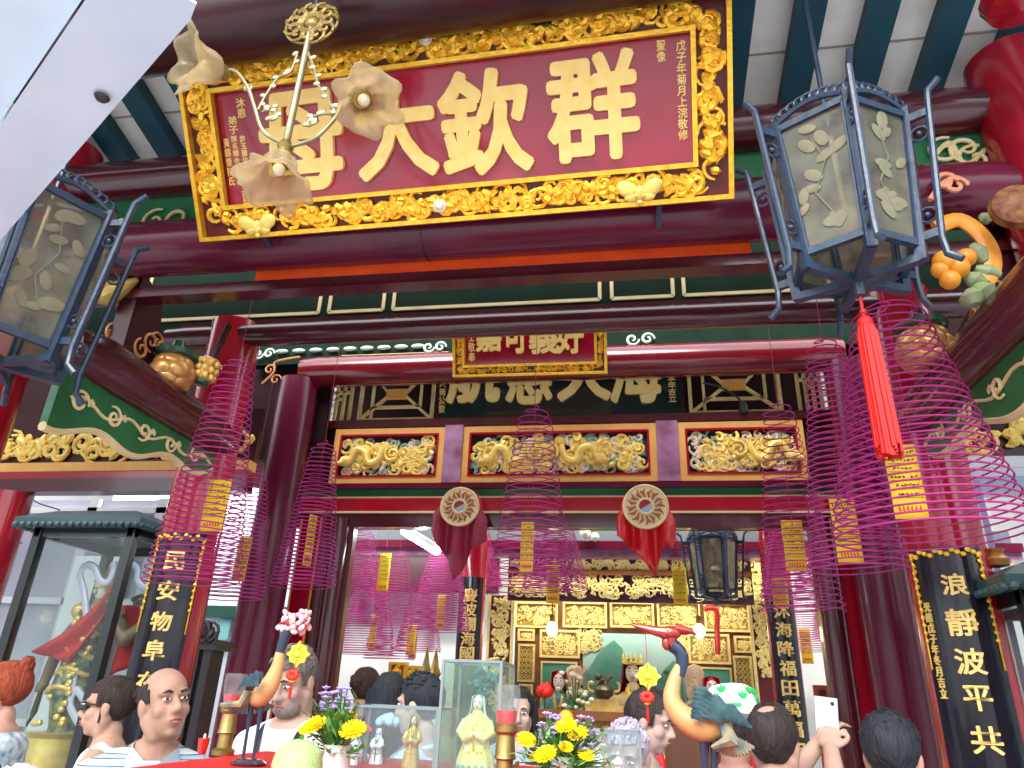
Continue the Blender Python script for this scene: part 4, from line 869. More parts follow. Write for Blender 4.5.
# bright doorway to the outer court (left back)
xw0, xw1 = P(214, 600, 5.3).x, P(262, 600, 5.3).x
MW = mat('sunlit_white_board', (.86, .9, .92), .7)
struct('wall_partition', MB().span((-5.2, 6.35, 0), (-3.0, 6.42, zAt(250, 488, 6.35))), MW)
struct('trim_door_header', MB().span((-4.6, 6.28, zAt(240, 612, 6.3)-.05), (-3.0, 6.34, zAt(240, 612, 6.3)+.05)), mat('dark_green_gloss', (.01, .07, .04)))
a, b = P(218, 620, 6.3), P(227, 640, 6.3); w_ = struct('window_5', MB().span((a.x, 6.3, b.z), (b.x, 6.34, a.z)), mat('pale_teal_pane', (.25, .6, .58), .3))
# ================================================================== OFFERING TABLE
TZ = 1.42
t = thing('offering_table', 'long offering table covered with a red cloth before the altar hall', 'table', V3(-.2, 2.05, 0))
tx0, tx1, ty0, ty1 = P(172, 768, 1.9).x, .6, 1.42, 2.42
MB().span((tx0, ty0, TZ-.05), (tx1, ty1, TZ-.01)).build('tabletop', WOOD, t)
for xx in (tx0+.06, tx1-.06):
    for yy in (ty0+.06, ty1-.06): MB().bar((xx, yy, 0), (xx, yy, TZ-.05), .08).build('leg', WOOD, t)
c = MB(); c.span((tx0-.01, ty0-.01, TZ-.01), (tx1+.01, ty1+.01, TZ))
def skirt(u, v):
    per = [(tx0-.012, ty0-.012), (tx1+.012, ty0-.012), (tx1+.012, ty1+.012), (tx0-.012, ty1+.012), (tx0-.012, ty0-.012)]; k = min(3, int(u*4)); f = u*4-k
    x = per[k][0]*(1-f)+per[k+1][0]*f; y = per[k][1]*(1-f)+per[k+1][1]*f; w = .012*math.sin(u*160)*v
    return V3(x+(w if k % 2 else 0), y+(0 if k % 2 else w), TZ-.001-.35*v)
c.grid(skirt, 160, 4); tag(c.build('tablecloth', CLOTHR, at=(-.2, 2.05, TZ)), 'red cloth covering the offering table', 'tablecloth')
def on_table(px, py, y): p = P(px, py, y); return V3(p.x, y, TZ)
# ---- glass boxes on the table
def glass_box(label, x0, x1, y0, y1, z1, m=None):
    t = thing('glass_box', label, 'glass case', V3((x0+x1)/2, (y0+y1)/2, TZ)); g = m or glass('pale_blue_glass', (.9, .96, .97), haze=.08, hc=(.8, .92, .95)); ed = mat('glass_edge', (.18, .24, .25), .3)
    for a, b in (((x0, y0), (x1, y0)), ((x1, y0), (x1, y1)), ((x1, y1), (x0, y1)), ((x0, y1), (x0, y0))):
        MB().bar(V3(*a, (TZ+z1)/2), V3(*b, (TZ+z1)/2), .004, z1-TZ-.002, Z).build('side_pane', g, t, smooth=0)
        MB().bar(V3(*a, TZ), V3(*a, z1), .007).build('corner_edge', ed, t)
        MB().bar(V3(*a, z1), V3(*b, z1), .006).build('top_edge', ed, t)
    MB().span((x0, y0, z1-.003), (x1, y1, z1)).build('top_pane', g, t, smooth=0)
    return t
GB1 = (P(338, 720, 2.0).x, P(437, 720, 2.0).x, 2.0, 2.25, zAt(385, 707, 2.0))
GB2 = (P(441, 700, 1.9).x, P(500, 700, 1.9).x, 1.9, 2.1, zAt(470, 661, 1.9))
GB3 = (P(540, 740, 2.12).x, P(640, 740, 2.12).x, 2.12, 2.38, zAt(590, 732, 2.12))
glass_box('low glass box holding a gold robed figurine and white figurines', *GB1)
glass_box('tall glass box holding the yellow robed goddess figurine', *GB2, glass('greenish_glass', (.86, .95, .92), haze=.08, hc=(.75, .9, .82)))
glass_box('glass box behind the yellow bouquet in front of lavender-haired person', *GB3)
# ---- oil lamps
def oil_lamp(label, px, py, y, s=1):
    b = on_table(px, py, y); t = thing('oil_lamp', label, 'oil lamp', b)
    MB().lathe([(.035*s, 0), (.036*s, .012), (.024*s, .02), (.022*s, .06*s), (.03*s, .065*s), (.027*s, .075*s), (.024*s, .12*s), (.032*s, .128*s), (.032*s, .142*s), (.026*s, .147*s)], b, 20).build('brass_stand', BRASS, t)
    z = b+Z*.147*s
    MB().lathe([(.024*s, 0), (.028*s, .02*s), (.029*s, .032*s)], z, 18).build('red_wax', mat('red_wax', (.7, .01, .01), .25, coat=.6), t)
    MB().lathe([(.026*s, 0), (.031*s, .03*s), (.036*s, .07*s), (.033*s, .095*s)], z, 20).build('glass_cup', glass('cup_glass', (.93, .95, .95), haze=.08, hc=(.9, .9, .9)), t, solid=.002)
oil_lamp('brass oil lamp with red cup at the table end beside the crane legs', 222, 758, 2.2, .92)
oil_lamp('brass oil lamp with red cup standing beside the tall glass box', 505, 757, 1.83, .88)
b = on_table(201, 757, 2.2); t = thing('candle_cup', 'small red candle cup on the red cloth behind the brass lamp', 'candle', b)
MB().lathe([(.012, 0), (.016, .03), (.017, .042)], b, 16).build('cup', mat('red_wax', (.7, .01, .01)), t); MB().ell(b+Z*.046, (.004, .004, .009)).build('flame', mat('cream_flame', (.9, .75, .4), .4), t)
# ---- pomelo
b = on_table(298, 760, 1.52); q = MB(); q.lathe([(r*.9, z*.82) for r, z in [(.0, 0), (.03, .004), (.05, .025), (.056, .055), (.05, .085), (.03, .105), (.012, .112), (.0, .110)]], b, 28)
t = thing('pomelo', 'pale green pomelo with short stem at the front of the table', 'fruit', b); q.build('fruit', mat('pomelo_skin', (.3, .5, .16), .45, c2=(.45, .6, .25), scale=5, bump=.2, bscale=120), t)
MB().tube([b+Z*.088, b+V3(.003, 0, .1)], .004, 6).build('stem', LEAFG, t)
# ---- bouquets
def mum(mb, c, r, d=V3(0, -.5, .85), rnd=random):
    d = d.normalized(); u, v = frame(d)
    for ring in range(5):
        n = 8+ring*4; el = 1.35-ring*.3
        for k in range(n):
            a = 2*math.pi*(k+.5*ring)/n+rnd.uniform(-.1, .1); o = u*math.cos(a)+v*math.sin(a); L = r*(.45+.14*ring)
            e = d*math.sin(el)+o*math.cos(el); mb.tube([c, c+e*L*.6, c+e*L+d*L*.08], [r*.05, r*.11, r*.05], 4)
def bouquet(label, base, heads, sprays, leaves, seed, extra=()):
    rnd = random.Random(seed); t = thing('bouquet', label, 'flowers', base)
    MB().lathe([(.03, 0), (.035, .02), (.03, .06), (.035, .07)], base, 18).build('vase', mat('clear_vase', (.55, .65, .62), .1, coat=1), t)
    top = base+Z*.05; s = MB(); l = MB()
    for px, py, y, r in heads:
        c = P(px, py, y); s.tube([top, top.lerp(c, .5)+V3(0, 0, .01), c], .003, 5); q = MB(); mum(q, c, r, V3(rnd.uniform(-.3, .3), -.6, .8), rnd); q.build('chrysanthemum', mat('yellow_petals', (.95, .75, .0), .6, c2=(.9, .66, .0), scale=30), t)
    for px, py, y in sprays:
        c = P(px, py, y); s.tube([top, top.lerp(c, .6), c], .0018, 4)
        q = MB()
        for k in range(11):
            a = rnd.uniform(0, 6.3); d = V3(math.cos(a), math.sin(a), .35); q.tube([c, c+d*.010], [.0024, .0012], 4)
        q.ell(c+Z*.003, .004, None, 6, 4); q.build('aster', mat('lavender_petals', (.35, .22, .6), .6, c2=(.5, .4, .7), scale=40), t)
    for k in range(leaves):
        px, py, y = rnd.choice([(h[0], h[1], h[2]) for h in heads]+list(sprays)); c = P(px+rnd.uniform(-14, 14), py+rnd.uniform(8, 34), y+rnd.uniform(-.03, .03)); 
        if c.z < TZ+.04: c.z = TZ+.04+rnd.random()*.03
        d = V3(rnd.uniform(-1, 1), rnd.uniform(-1, .4), rnd.uniform(-.2, .8)).normalized(); L = rnd.uniform(.014, .034); e = d.cross(Z).normalized()
        l.add([c, c+d*L*.5+e*L*.22, c+d*L, c+d*L*.5-e*L*.22], [(0, 1, 2, 3)]); s.tube([top, c], .0012, 3)
    s.build('stems', LEAFG, t); l.build('leaves', mat('bouquet_leaf', (.1, .28, .05), .6, c2=(.2, .38, .12), scale=50), t, smooth=0)
    return t
rnd = random.Random(12)
sp1 = [(rnd.uniform(322, 350), rnd.uniform(688, 712), 1.78+rnd.uniform(-.03, .03)) for _ in range(44)]+[(rnd.uniform(325, 348), rnd.uniform(710, 745), 1.78) for _ in range(14)]
b = on_table(335, 768, 1.78); bouquet('bouquet of purple asters and yellow chrysanthemums beside the green pomelo', b, [(315, 727, 1.75, .03), (353, 732, 1.75, .032), (349, 720, 1.8, .022), (305, 731, 1.8, .016)], sp1, 260, 1)
sp2 = [(rnd.uniform(540, 600), rnd.uniform(712, 752), 1.8+rnd.uniform(-.03, .03)) for _ in range(60)]
b = on_table(562, 768, 1.8); bouquet('bouquet of yellow chrysanthemums with purple sprays beside the brass oil lamp', b, [(526, 741, 1.74, .023), (546, 756, 1.7, .026), (566, 727, 1.78, .026), (578, 735, 1.78, .025), (566, 748, 1.76, .017), (586, 756, 1.78, .02), (535, 757, 1.76, .014)], sp2, 340, 2)
c = P(566, 717, 1.85); t = thing('tangerine', 'orange tangerine nestled above the yellow bouquet', 'fruit', c); MB().ell(c, (.017, .017, .015)).build('fruit', mat('orange_peel', (.9, .36, .02), .4, bump=.2, bscale=200), t); MB().ell(c+Z*.015, .003, None, 6, 4).build('calyx', LEAFG, t); MB().tube([c-Z*.012, V3(c.x, 1.83, TZ+.06)], .002, 5).build('stem', LEAFG, t)
# ================================================================== CRANES
def crane(label, y, sc, neck, neck_r, neck_cols, body, body_r, wing, tailp, legs, base, hangp, red_head, flip):
    b = on_table(base[0], base[1], y); t = thing('crane_statue', label, 'crane statue', b)
    TAN = mat('tan_crane_paint', (.5, .27, .085), .4, c2=(.6, .38, .17), scale=6, coat=.2); BL = mat('blue_black_crane_paint', (.012, .03, .06), .35, coat=.3); RD = mat('red_crane_paint', (.27, .018, .018), .3, coat=.4)
    W_ = mat('blue_green_feather', (.008, .028, .042), .6, c2=(.05, .11, .12), scale=26, spec=.2)
    pb = arm([P(a, c, y) for a, c in body]); 
    rr = [body_r[min(int(i/23*(len(body_r)-1)), len(body_r)-2)]*(1-(i/23*(len(body_r)-1) % 1 if i < 23 else 1))+body_r[min(int(i/23*(len(body_r)-1)), len(body_r)-2)+1]*((i/23*(len(body_r)-1) % 1 if i < 23 else 1)) for i in range(24)]
    bd = MB().tube(pb, rr, 20, sq=1.0).build('body', TAN, t)
    pn = arm([P(a, c, y) for a, c in neck]); MB().tube(pn, [neck_r*(1.15-.3*i/23) for i in range(24)], 14).build('neck', BL, t)
    hd = P(red_head[0], red_head[1], y); f = flip
    h = MB(); h.ell(hd, (.024*sc, .018*sc, .017*sc)); h.ell(hd+V3(f*.014, 0, -.004)*sc, (.016*sc, .013*sc, .012*sc))
    h.tube([hd+V3(f*.012, 0, 0)*sc, hd+V3(f*.04, 0, .004)*sc, hd+V3(f*.075, 0, .012)*sc, hd+V3(f*.095, 0, .018)*sc], [.015*sc, .011*sc, .006*sc, .001], 10)
    h.tube([hd+V3(-f*.01, 0, .01)*sc, hd+V3(-f*.035, 0, .006)*sc, hd+V3(-f*.05, 0, .004)*sc, hd+V3(-f*.06, 0, -.004)*sc], [.014*sc, .01*sc, .006*sc, .003], 10)
    h.ell(hd+V3(f*.012, 0, -.024)*sc, (.011*sc, .008*sc, .016*sc)); h.tube([hd, P(*neck[0], y)], [.014*sc, .012*sc], 10); ho = h.build('head', RD, t)
    for s in (-1, 1):
        MB().ell(hd+V3(f*.008, s*.015, .004)*sc, .005*sc).build('eye', mat('cream_eye', (.85, .75, .45), .3), ho); MB().ell(hd+V3(f*.008, s*.019, .004)*sc, .0024*sc).build('pupil', INK, ho)
    for s in (-1, 1):
        q = MB(); A = [P(a, c, y+s*.05) for a, c in wing]; d = (A[1]-A[0]); u = d.normalized(); v = Yv.cross(u) if Yv.cross(u).z > 0 else -Yv.cross(u)
        for row in range(3):
            for k in range(7):
                f0 = k/6; o = A[0]+u*d.length*(.05+row*.22)+v*(.03-.058*f0)*sc*(1-.3*row)+Yv*(s*(.012-.003*row)); L = d.length*(.34+.17*row)*(1-.25*abs(f0-.4))
                q.tube([o, o+u*L*.5+v*.004, o+u*L*(1.15-.3*f0)-v*(.004+.012*(1-f0)*row)], [.005*sc, .008*sc, .002*sc], 6, sq=.5)
        q.ell(A[0]+u*d.length*.3, (d.length*.26, .014, .024*sc), Matrix((u, Yv, u.cross(Yv))).transposed()); q.build('wing', W_, t)
    q = MB(); A, B = [P(a, c, y) for a, c in tailp]
    for k in range(13):
        s = (k-6)/6; q.tube([A+Yv*s*.03, A.lerp(B, .55)+Yv*s*.045+Z*.012*(1-abs(s)), B+Yv*s*.04+V3(s*.055, 0, .02*s*s)], [.016*sc, .019*sc, .005], 6)
    q.build('tail', mat('tail_feather', (.4, .28, .12), .5, c2=(.04, .14, .16), scale=25), t)
    for (a, c), (a2, c2) in legs:
        p, q2 = P(a, c, y), P(a2, c2, y); q2.z = TZ+.012; lg = MB().tube([p, p.lerp(q2, .5), q2], [.014*sc, .008*sc, .008*sc], 8)
        for k in (-.5, 0, .5): lg.tube([q2, q2+V3(f*.03*math.cos(k), .03*math.sin(k)-.01, -.006)], [.006, .003], 6)
        lg.build('leg', BL, t)
    MB().lathe([(.075*sc, 0), (.085*sc, .006), (.07*sc, .012), (.06*sc, .014)], b, 24).build('base', mat('dark_base', (.05, .04, .05), .2, coat=.6), t)
    return t
crane('tan carved crane statue with blue-black neck facing the white-shirted camera man', 1.95, .55, [(288, 631), (283, 642), (280, 653), (278, 660)], .013, 0, [(280, 652), (277, 668), (269, 686), (259, 697), (250, 697)], [.012, .017, .026, .028, .012], ((262, 680), (243, 682)), ((252, 692), (246, 714)), (((252, 702), (244, 752)), ((262, 703), (254, 753))), (249, 760), None, (290, 624), 1)
crane('large tan crane statue with long dark beak and red head before the altar', 2.02, 1.1, [(672, 645), (680, 652), (682, 664), (679, 676)], .016, 0, [(680, 666), (674, 682), (672, 700), (682, 716), (704, 727), (730, 722)], [.013, .017, .023, .029, .037, .022], ((690, 702), (742, 718)), ((722, 722), (734, 757)), (((704, 735), (704, 764)), ((716, 735), (712, 764))), (706, 768), None, (671, 633), -1)
for k, (pts, lab) in enumerate(((((307, 627), (298, 654), (293, 675), (290, 694)), 'yellow paper charm with red flower hanging from the crane beak before the camera man'), (((645, 627), (648, 676), (647, 697), (648, 718)), 'yellow paper charm with red flower hanging from the large crane beak'))):
    y = (1.95, 2.02)[k]; a, b, c, d = [P(x, yy, y) for x, yy in pts]; t = thing('paper_charm', lab, 'charm', a)
    MB().tube([a, b, c], .0012, 5).build('thread', SILK, t)
    q = MB(); n = 24; q.prism([b+V3(math.cos(2*math.pi*i/n), 0, math.sin(2*math.pi*i/n))*.031*(1.12 if i % 6 == 0 else (.95 if i % 3 == 0 else .82)) for i in range(n)], (0, .006, 0)); q.ell(b-Yv*.004, (.01, .006, .01))
    for i in range(8): spiral(q, b-Yv*.002, X, Z, -Yv, (.017*math.cos(i*.785), .017*math.sin(i*.785)), .006, i, 1, .0018, 1, 5, 10)
    q.build('yellow_medallion', mat('yellow_charm', (.9, .68, .05), .45, c2=(.85, .58, .03), scale=30), t)
    q = MB()
    for i in range(9): an = i*.7; q.ell(c+V3(.011*math.cos(an), -.004, .008*math.sin(an)), (.008, .006, .007), None, 8, 6)
    q.build('red_flower', mat('red_flower', (.85, .02, .005), .5), t); MB().ell(c-Z*.012, (.009, .006, .007)).build('yellow_bead', mat('yellow_charm', (.9, .68, .05)), t)
    MB().tube([c-Z*.014, d, d-Z*.012], [.002, .004, .003], 6).build('tassel', SILK, t)
c = P(297, 623, 1.97); t = thing('ribbon_bow', 'pink and white ribbon bow tied on the crane head before the dark column', 'ribbon', c); q = MB(); rnd = random.Random(5)
for i in range(44): q.ell(c+V3(rnd.uniform(-.036, .036), rnd.uniform(-.034, .012), rnd.uniform(-.026, .03)), (.011, .007, .008), Euler((i, i*2, 0)).to_matrix(), 8, 6)
q.build('ribbon', mat('pink_ribbon', (.7, .2, .25), .5, c2=(.85, .75, .75), scale=60), t)
# ================================================================== REMESHED (one continuous surface) BODIES
def remesh(mb, vox, smooth=4, fac=.5):
    me = bpy.data.meshes.new('r'); me.from_pydata(mb.v, [], mb.f); o = bpy.data.objects.new('r', me); COL.objects.link(o)
    m = o.modifiers.new('r', 'REMESH'); m.mode = 'VOXEL'; m.voxel_size = vox
    s = o.modifiers.new('s', 'SMOOTH'); s.iterations = smooth; s.factor = fac
    d = bpy.context.evaluated_depsgraph_get(); d.update(); e = bpy.data.meshes.new_from_object(o.evaluated_get(d))
    out = MB(); out.add([v.co.copy() for v in e.vertices], [tuple(p.vertices) for p in e.polygons])
    bpy.data.objects.remove(o); bpy.data.meshes.remove(me); bpy.data.meshes.remove(e); return out
def cap(mb, a, b, ra, rb, n=14):
    a, b = Vector(a), Vector(b); d = b-a; N = 5; pts = []; rs = []
    u = d.normalized()
    for i in range(N): t = math.pi/2*(1-i/N); pts.append(a-u*ra*math.sin(t)); rs.append(max(.0008, ra*math.cos(t)))
    pts.append(a); rs.append(ra); pts.append(b); rs.append(rb)
    for i in range(1, N+1): t = math.pi/2*i/N; pts.append(b+u*rb*math.sin(t)); rs.append(max(.0008, rb*math.cos(t)))
    return mb.tube(pts, rs, n)
SKINS = {}
def skin(c): 
    k = 'skin_%d_%d_%d' % tuple(int(x*100) for x in c); c = (c[0]*.74, c[1]*.7, c[2]*.68); return mat(k, c, .55, c2=tuple(x*.86 for x in c), scale=18, spec=.3)
def person(label, head_px, y, yaw, h=1.68, pitch=0, roll=0, skin_c=(.62, .36, .24), hair=('short', (.012, .01, .01)), top=None, pants=(.03, .035, .06), arms=(None, None), extras=(), vox=.011, sleeve=.5, bunpos=(-.115, .05), look=0, cam_eye=True):
    """head_px marks the centre of the head; the figure stands on the floor below it, facing yaw (0 = away from us, +y)"""
    hc = P(head_px[0], head_px[1], y); S = h/1.72
    base = V3(hc.x, hc.y, 0); ry = Matrix.Rotation(yaw, 3, 'Z'); rh = Matrix.Rotation(yaw+look, 3, 'Z') @ Matrix.Rotation(pitch, 3, 'X') @ Matrix.Rotation(roll, 3, 'Y')
    hz = hc.z; drop = hz-1.6*S    # head height fixes the stature
    t = thing('person', label, 'person', base)
    fwd = ry @ Yv
    def B(x, yy, z): return base + ry @ V3(x*S, (yy-.0)*S, 0) + Z*(z*hz/1.6)
    def Hd(x, yy, z): return hc + rh @ (V3(x, yy, z)*S)
    b = MB(); sh = {}
    # torso
    for (z, rx, r_y, yy) in ((.98, .165, .115, -.01), (1.1, .15, .105, 0), (1.22, .165, .11, -.005), (1.32, .175, .11, -.015), (1.385, .13, .085, -.02)): b.ell(B(0, yy-.02, z), (rx*S, r_y*S, .11*S), ry, 18, 10)
    cap(b, B(0, -.03, 1.38), Hd(0, -.03, -.1), .066*S, .056*S); 
    for s in (-1, 1):
        cap(b, B(s*.03, -.03, 1.42), B(s*.175, -.03, 1.365), .055*S, .055*S)
        cap(b, B(s*.09, -.02, .93), B(s*.1, .0, .5), .088*S, .058*S); cap(b, B(s*.1, 0, .5), B(s*.105, -.03, .09), .056*S, .036*S); cap(b, B(s*.105, -.05, .045), B(s*.12, .12, .03), .04*S, .03*S)
        sp = B(s*.19, -.03, 1.355); g = arms[0 if s < 0 else 1]
        if g: ep, wp = g; ep = Vector(ep); wp = Vector(wp)
        else: ep, wp = B(s*.235, -.05, 1.07), B(s*.235, .03, .83)
        sh[s] = (sp, ep, wp); cap(b, sp, ep, .05*S, .04*S); cap(b, ep, wp, .04*S, .028*S)
        dirn = (wp-ep).normalized(); up_ = fwd if not g else Z.cross(dirn).cross(dirn)*-1
        if not g: palm = wp+dirn*.05*S; q = ry @ V3(s, 0, 0)
        else: palm = wp+dirn*.05*S; q = dirn.cross(Z).normalized()
        lat = (fwd-dirn*fwd.dot(dirn)).normalized() if not g else (q)
        nor = dirn.cross(lat)
        Rp = Matrix((lat, nor, dirn)).transposed(); b.ell(palm, (.042*S, .018*S, .055*S), Rp, 14, 8)
        for k, L in enumerate((.068, .078, .072, .056)):
            o = palm+dirn*.045*S+lat*((1.5-k)*.021*S); curl = nor*(s if not g else 1)
            m = o+dirn*L*.5*S+curl*.006; e = m+dirn*L*.42*S+curl*(.022 if not g else .03); cap(b, o, m, .0092*S, .0085*S, 8); cap(b, m, e, .0085*S, .0068*S, 8)
        o = palm-dirn*.02*S+lat*.036*S; m = o+lat*.028*S+dirn*.03*S; cap(b, o, m, .012*S, .0105*S, 8); cap(b, m, m+dirn*.03*S+lat*.004, .0105*S, .0085*S, 8)
    # head
    b.ell(Hd(0, -.012, .034), tuple(x*S for x in (.077, .097, .09)), rh, 22, 14); b.ell(Hd(0, .022, -.045), tuple(x*S for x in (.061, .066, .078)), rh, 18, 12); b.ell(Hd(0, .055, -.1), tuple(x*S for x in (.026, .024, .02)), rh)
    for s in (-1, 1):
        b.ell(Hd(s*.038, .052, -.03), .028*S); b.ell(Hd(s*.03, .074, .024), tuple(x*S for x in (.028, .016, .012)), rh); b.ell(Hd(s*.078, -.01, -.008), tuple(x*S for x in (.011, .021, .034)), rh); b.ell(Hd(s*.013, .095, -.037), .011*S)
        cap(b, Hd(s*.03, -.0, -.1), Hd(s*.05, -.01, -.05), .03*S, .03*S)
    cap(b, Hd(0, .082, .014), Hd(0, .108, -.032), .0095*S, .0145*S); b.ell(Hd(0, .083, -.066), tuple(x*S for x in (.028, .014, .02)), rh)
    body = remesh(b, vox*.62 if vox > .009 else vox, 3).build('body', skin(skin_c), t, smooth=180)
    # face
    for s in (-1, 1):
        MB().ell(Hd(s*.031, .0795, .004), tuple(x*S for x in (.0145, .0085, .0058)), rh).build('eye', mat('eye_white', (.8, .78, .75), .2), t)
        MB().ell(Hd(s*.031, .0868, .004), tuple(x*S for x in (.0062, .003, .0056)), rh).build('iris', INK, t)
        q = MB(); q.tube([Hd(s*.014, .09, .026), Hd(s*.03, .0925, .031), Hd(s*.047, .083, .025)], [.0035*S, .0045*S, .002*S], 6); q.build('eyebrow', mat('brow_hair', (.03, .02, .015), .8), t)
    q = MB(); q.tube([Hd(-.024, .087, -.068), Hd(-.008, .098, -.063), Hd(.008, .098, -.063), Hd(.024, .087, -.068)], [.002, .0045*S, .0045*S, .002], 8); q.tube([Hd(-.02, .09, -.071), Hd(0, .097, -.076), Hd(.02, .09, -.071)], [.002, .0052*S, .002], 8); q.build('lips', mat('lip_rose', (.36, .12, .09), .5), t)
    # hair
    kind, hcx = hair; HM = mat('hair_%d_%d_%d' % tuple(int(x*200) for x in hcx), hcx, .62, c2=tuple(x*1.9+.004 for x in hcx), scale=60, stretch=(1, 1, .15), bump=.5, bscale=120, spec=.2)
    rnd = random.Random(int(head_px[0])); hb = MB(); nu, nv = 40, 26; c0 = V3(0, -.014, .036); rr = V3(.086, .108, .101)
    keep = {'short': lambda p: p.z > (.05 if p.y > .035 else (-.01 if p.y > -.02 else -.085)) and not (p.y > .03 and p.z < .075 and abs(p.x) < .062),
            'bun': lambda p: p.z > (.055 if p.y > .03 else (.0 if p.y > -.01 else -.09)), 'bald': lambda p: p.z < (.07 if p.y < .02 else .055) and p.z > (.0 if p.y > -.03 else -.085) and p.y < .036-.35*max(0, p.z-.02),
            'long': lambda p: p.z > (.062 if p.y > .045 else -.1) and not (p.y > .03 and abs(p.x) < .056 and p.z < .085), 'balding': lambda p: (p.z < .085 and p.z > (-.01 if p.y > -.02 else -.085) and p.y < .03) or (p.z >= .085 and p.y < .03 and (p-V3(0, -.045, .12)).length > .042)}[kind]
    vs = []; idx = {}; fs = []
    for j in range(nv+1):
        for i in range(nu):
            a = 2*math.pi*i/nu; e = -math.pi/2+math.pi*j/nv; p = c0+V3(rr.x*math.cos(e)*math.cos(a), rr.y*math.cos(e)*math.sin(a), rr.z*math.sin(e)); vs.append(p)
    vols = []
    for j in range(nv):
        for i in range(nu):
            q4 = [j*nu+i, j*nu+(i+1) % nu, (j+1)*nu+(i+1) % nu, (j+1)*nu+i]; cen = sum((vs[k] for k in q4), V3())/4
            if keep(cen): fs.append(q4)
    used = sorted({k for f in fs for k in f}); mp = {k: n for n, k in enumerate(used)}
    if kind == 'bald': vs = [c0+(p-c0)*.955 for p in vs]
    def jit(p): return p*(1+.02*math.sin(p.x*90+p.z*40)+rnd.uniform(-.012, .012))
    outer = [jit(vs[k]) for k in used]; inner = [c0+(vs[k]-c0)*.88 for k in used]; n0 = len(outer)
    F = [tuple(mp[k] for k in f) for f in fs]; edges = {}
    for f in F:
        for a, b2 in zip(f, f[1:]+f[:1]): edges[(a, b2)] = 1
    side = [(a, b2, b2+n0, a+n0) for a, b2 in edges if (b2, a) not in edges]
    hb.add([Hd(*p) for p in outer+inner], F+[tuple(k+n0 for k in f[::-1]) for f in F]+[s_[::-1] for s_ in side])
    if kind == 'bun':
        by, bz = bunpos
        for k in range(10): a = k*.63; hb.ell(Hd(.024*math.cos(a), by+.01*math.sin(k*3), bz+.024*math.sin(a)), (.02, .02, .02), None, 10, 7)
        hb.ell(Hd(0, by, bz), .034*S)
        for s in (-1, 1): cap(hb, Hd(s*.07, .0, .05), Hd(s*.078, .005, -.06), .012, .004, 8)
    if kind == 'long':
        for k in range(26):
            a = math.pi*(.97+1.06*k/25); p = V3(.082*math.cos(a), -.01+.1*math.sin(a)*-1*-1, 0); 
            hb.tube([Hd(p.x, p.y, .06), Hd(p.x*1.1, p.y*1.05, -.04), Hd(p.x*1.15, p.y*1.05-.01, -.14), Hd(p.x*1.0, p.y-.02, -.24)], [.02, .02, .018, .006], 7)
    if kind == 'short':
        for k in range(60):
            a = rnd.uniform(0, 6.3); e = rnd.uniform(.2, 1.5); p = c0+V3(rr.x*math.cos(e)*math.cos(a), rr.y*math.cos(e)*math.sin(a), rr.z*math.sin(e))*1.0
            if keep(p): hb.tube([Hd(*p), Hd(*(p*1.03+V3(0, .012, .0))), Hd(*(p*1.02+V3(0, .03, -.008)))], [.007, .006, .002], 5)
    ho = hb.build('hair', HM, t, smooth=60)
    # clothes: an outer surface over the torso, with sleeves; and trousers
    cm, kind_t = top; q = MB()
    for (z, rx, r_y, yy) in ((.9, .178, .125, -.01), (1.0, .178, .125, -.01), (1.1, .165, .118, 0), (1.22, .178, .122, -.005), (1.31, .186, .121, -.015)): q.ell(B(0, yy-.02, z), (rx*S, r_y*S, .11*S), ry, 20, 10)
    if kind_t == 'tank':
        q.ell(B(0, -.045, 1.375), (.165*S, .115*S, .085*S), ry, 18, 10)
        for s in (-1, 1): cap(q, B(s*.09, -.0, 1.34), B(s*.1, -.035, 1.425), .055*S, .04*S)
    else:
        q.ell(B(0, -.038, 1.385), (.145*S, .095*S, .07*S), ry, 18, 10)
        for s in (-1, 1):
            sp, ep, wp = sh[s]; cap(q, B(s*.06, -.035, 1.41), sp+Z*.005, .062*S, .064*S); e2 = sp.lerp(ep, sleeve*1.2); cap(q, sp, e2, .062*S, .056*S)
            if sleeve >= .9: cap(q, ep, ep.lerp(wp, .85), .055*S, .04*S)
    so_ = remesh(q, .013, 4).build('shirt', cm, t, smooth=180)
    if kind_t == 'polo':
        q = MB(); 
        for s in (-1, 1):
            q.prism([B(s*.012, .075, 1.4), B(s*.075, .02, 1.455), B(s*.07, -.05, 1.475), B(s*.09, -.06, 1.43), B(s*.09, .04, 1.41), B(s*.055, .1, 1.365)], ry @ V3(0, .004, .006))
        q.build('collar', mat('grey_blue_collar', (.35, .42, .48), .8), t, solid=.004)
    elif kind_t == 'tee':
        q = MB(); q.tube([B(.085*math.cos(a), -.035+.075*math.sin(a), 1.435-.02*math.sin(a)) for a in [k*.2618 for k in range(24)]], .012*S, 8, closed=True); q.build('neckband', cm, t)
    q = MB(); q.ell(B(0, -.02, .93), (.175*S, .13*S, .13*S), ry)
    for s in (-1, 1): cap(q, B(s*.09, -.02, .9), B(s*.1, .0, .5), .102*S, .075*S); cap(q, B(s*.1, 0, .5), B(s*.105, -.03, .1), .073*S, .06*S)
    remesh(q, .016, 3).build('trousers', mat('cloth_%d_%d' % (int(pants[0]*200), int(pants[2]*200)), pants, .85), t, smooth=180)
    for s in (-1, 1):
        q = MB(); cap(q, B(s*.105, -.07, .04), B(s*.12, .13, .035), .047*S, .04*S); remesh(q, .01, 2).build('shoe', mat('dark_shoe', (.03, .025, .025), .5), t, smooth=180)
    return t, B, Hd, body, ho
PI = math.pi
def strap(t, pts, m, w=.02, nm='bag_strap'):
    MB().tube(arm([Vector(p) for p in pts]), w, 8, sq=.35).build(nm, m, t)
HOOD0 = mat('red_hood', (.55, .01, .02), .5)
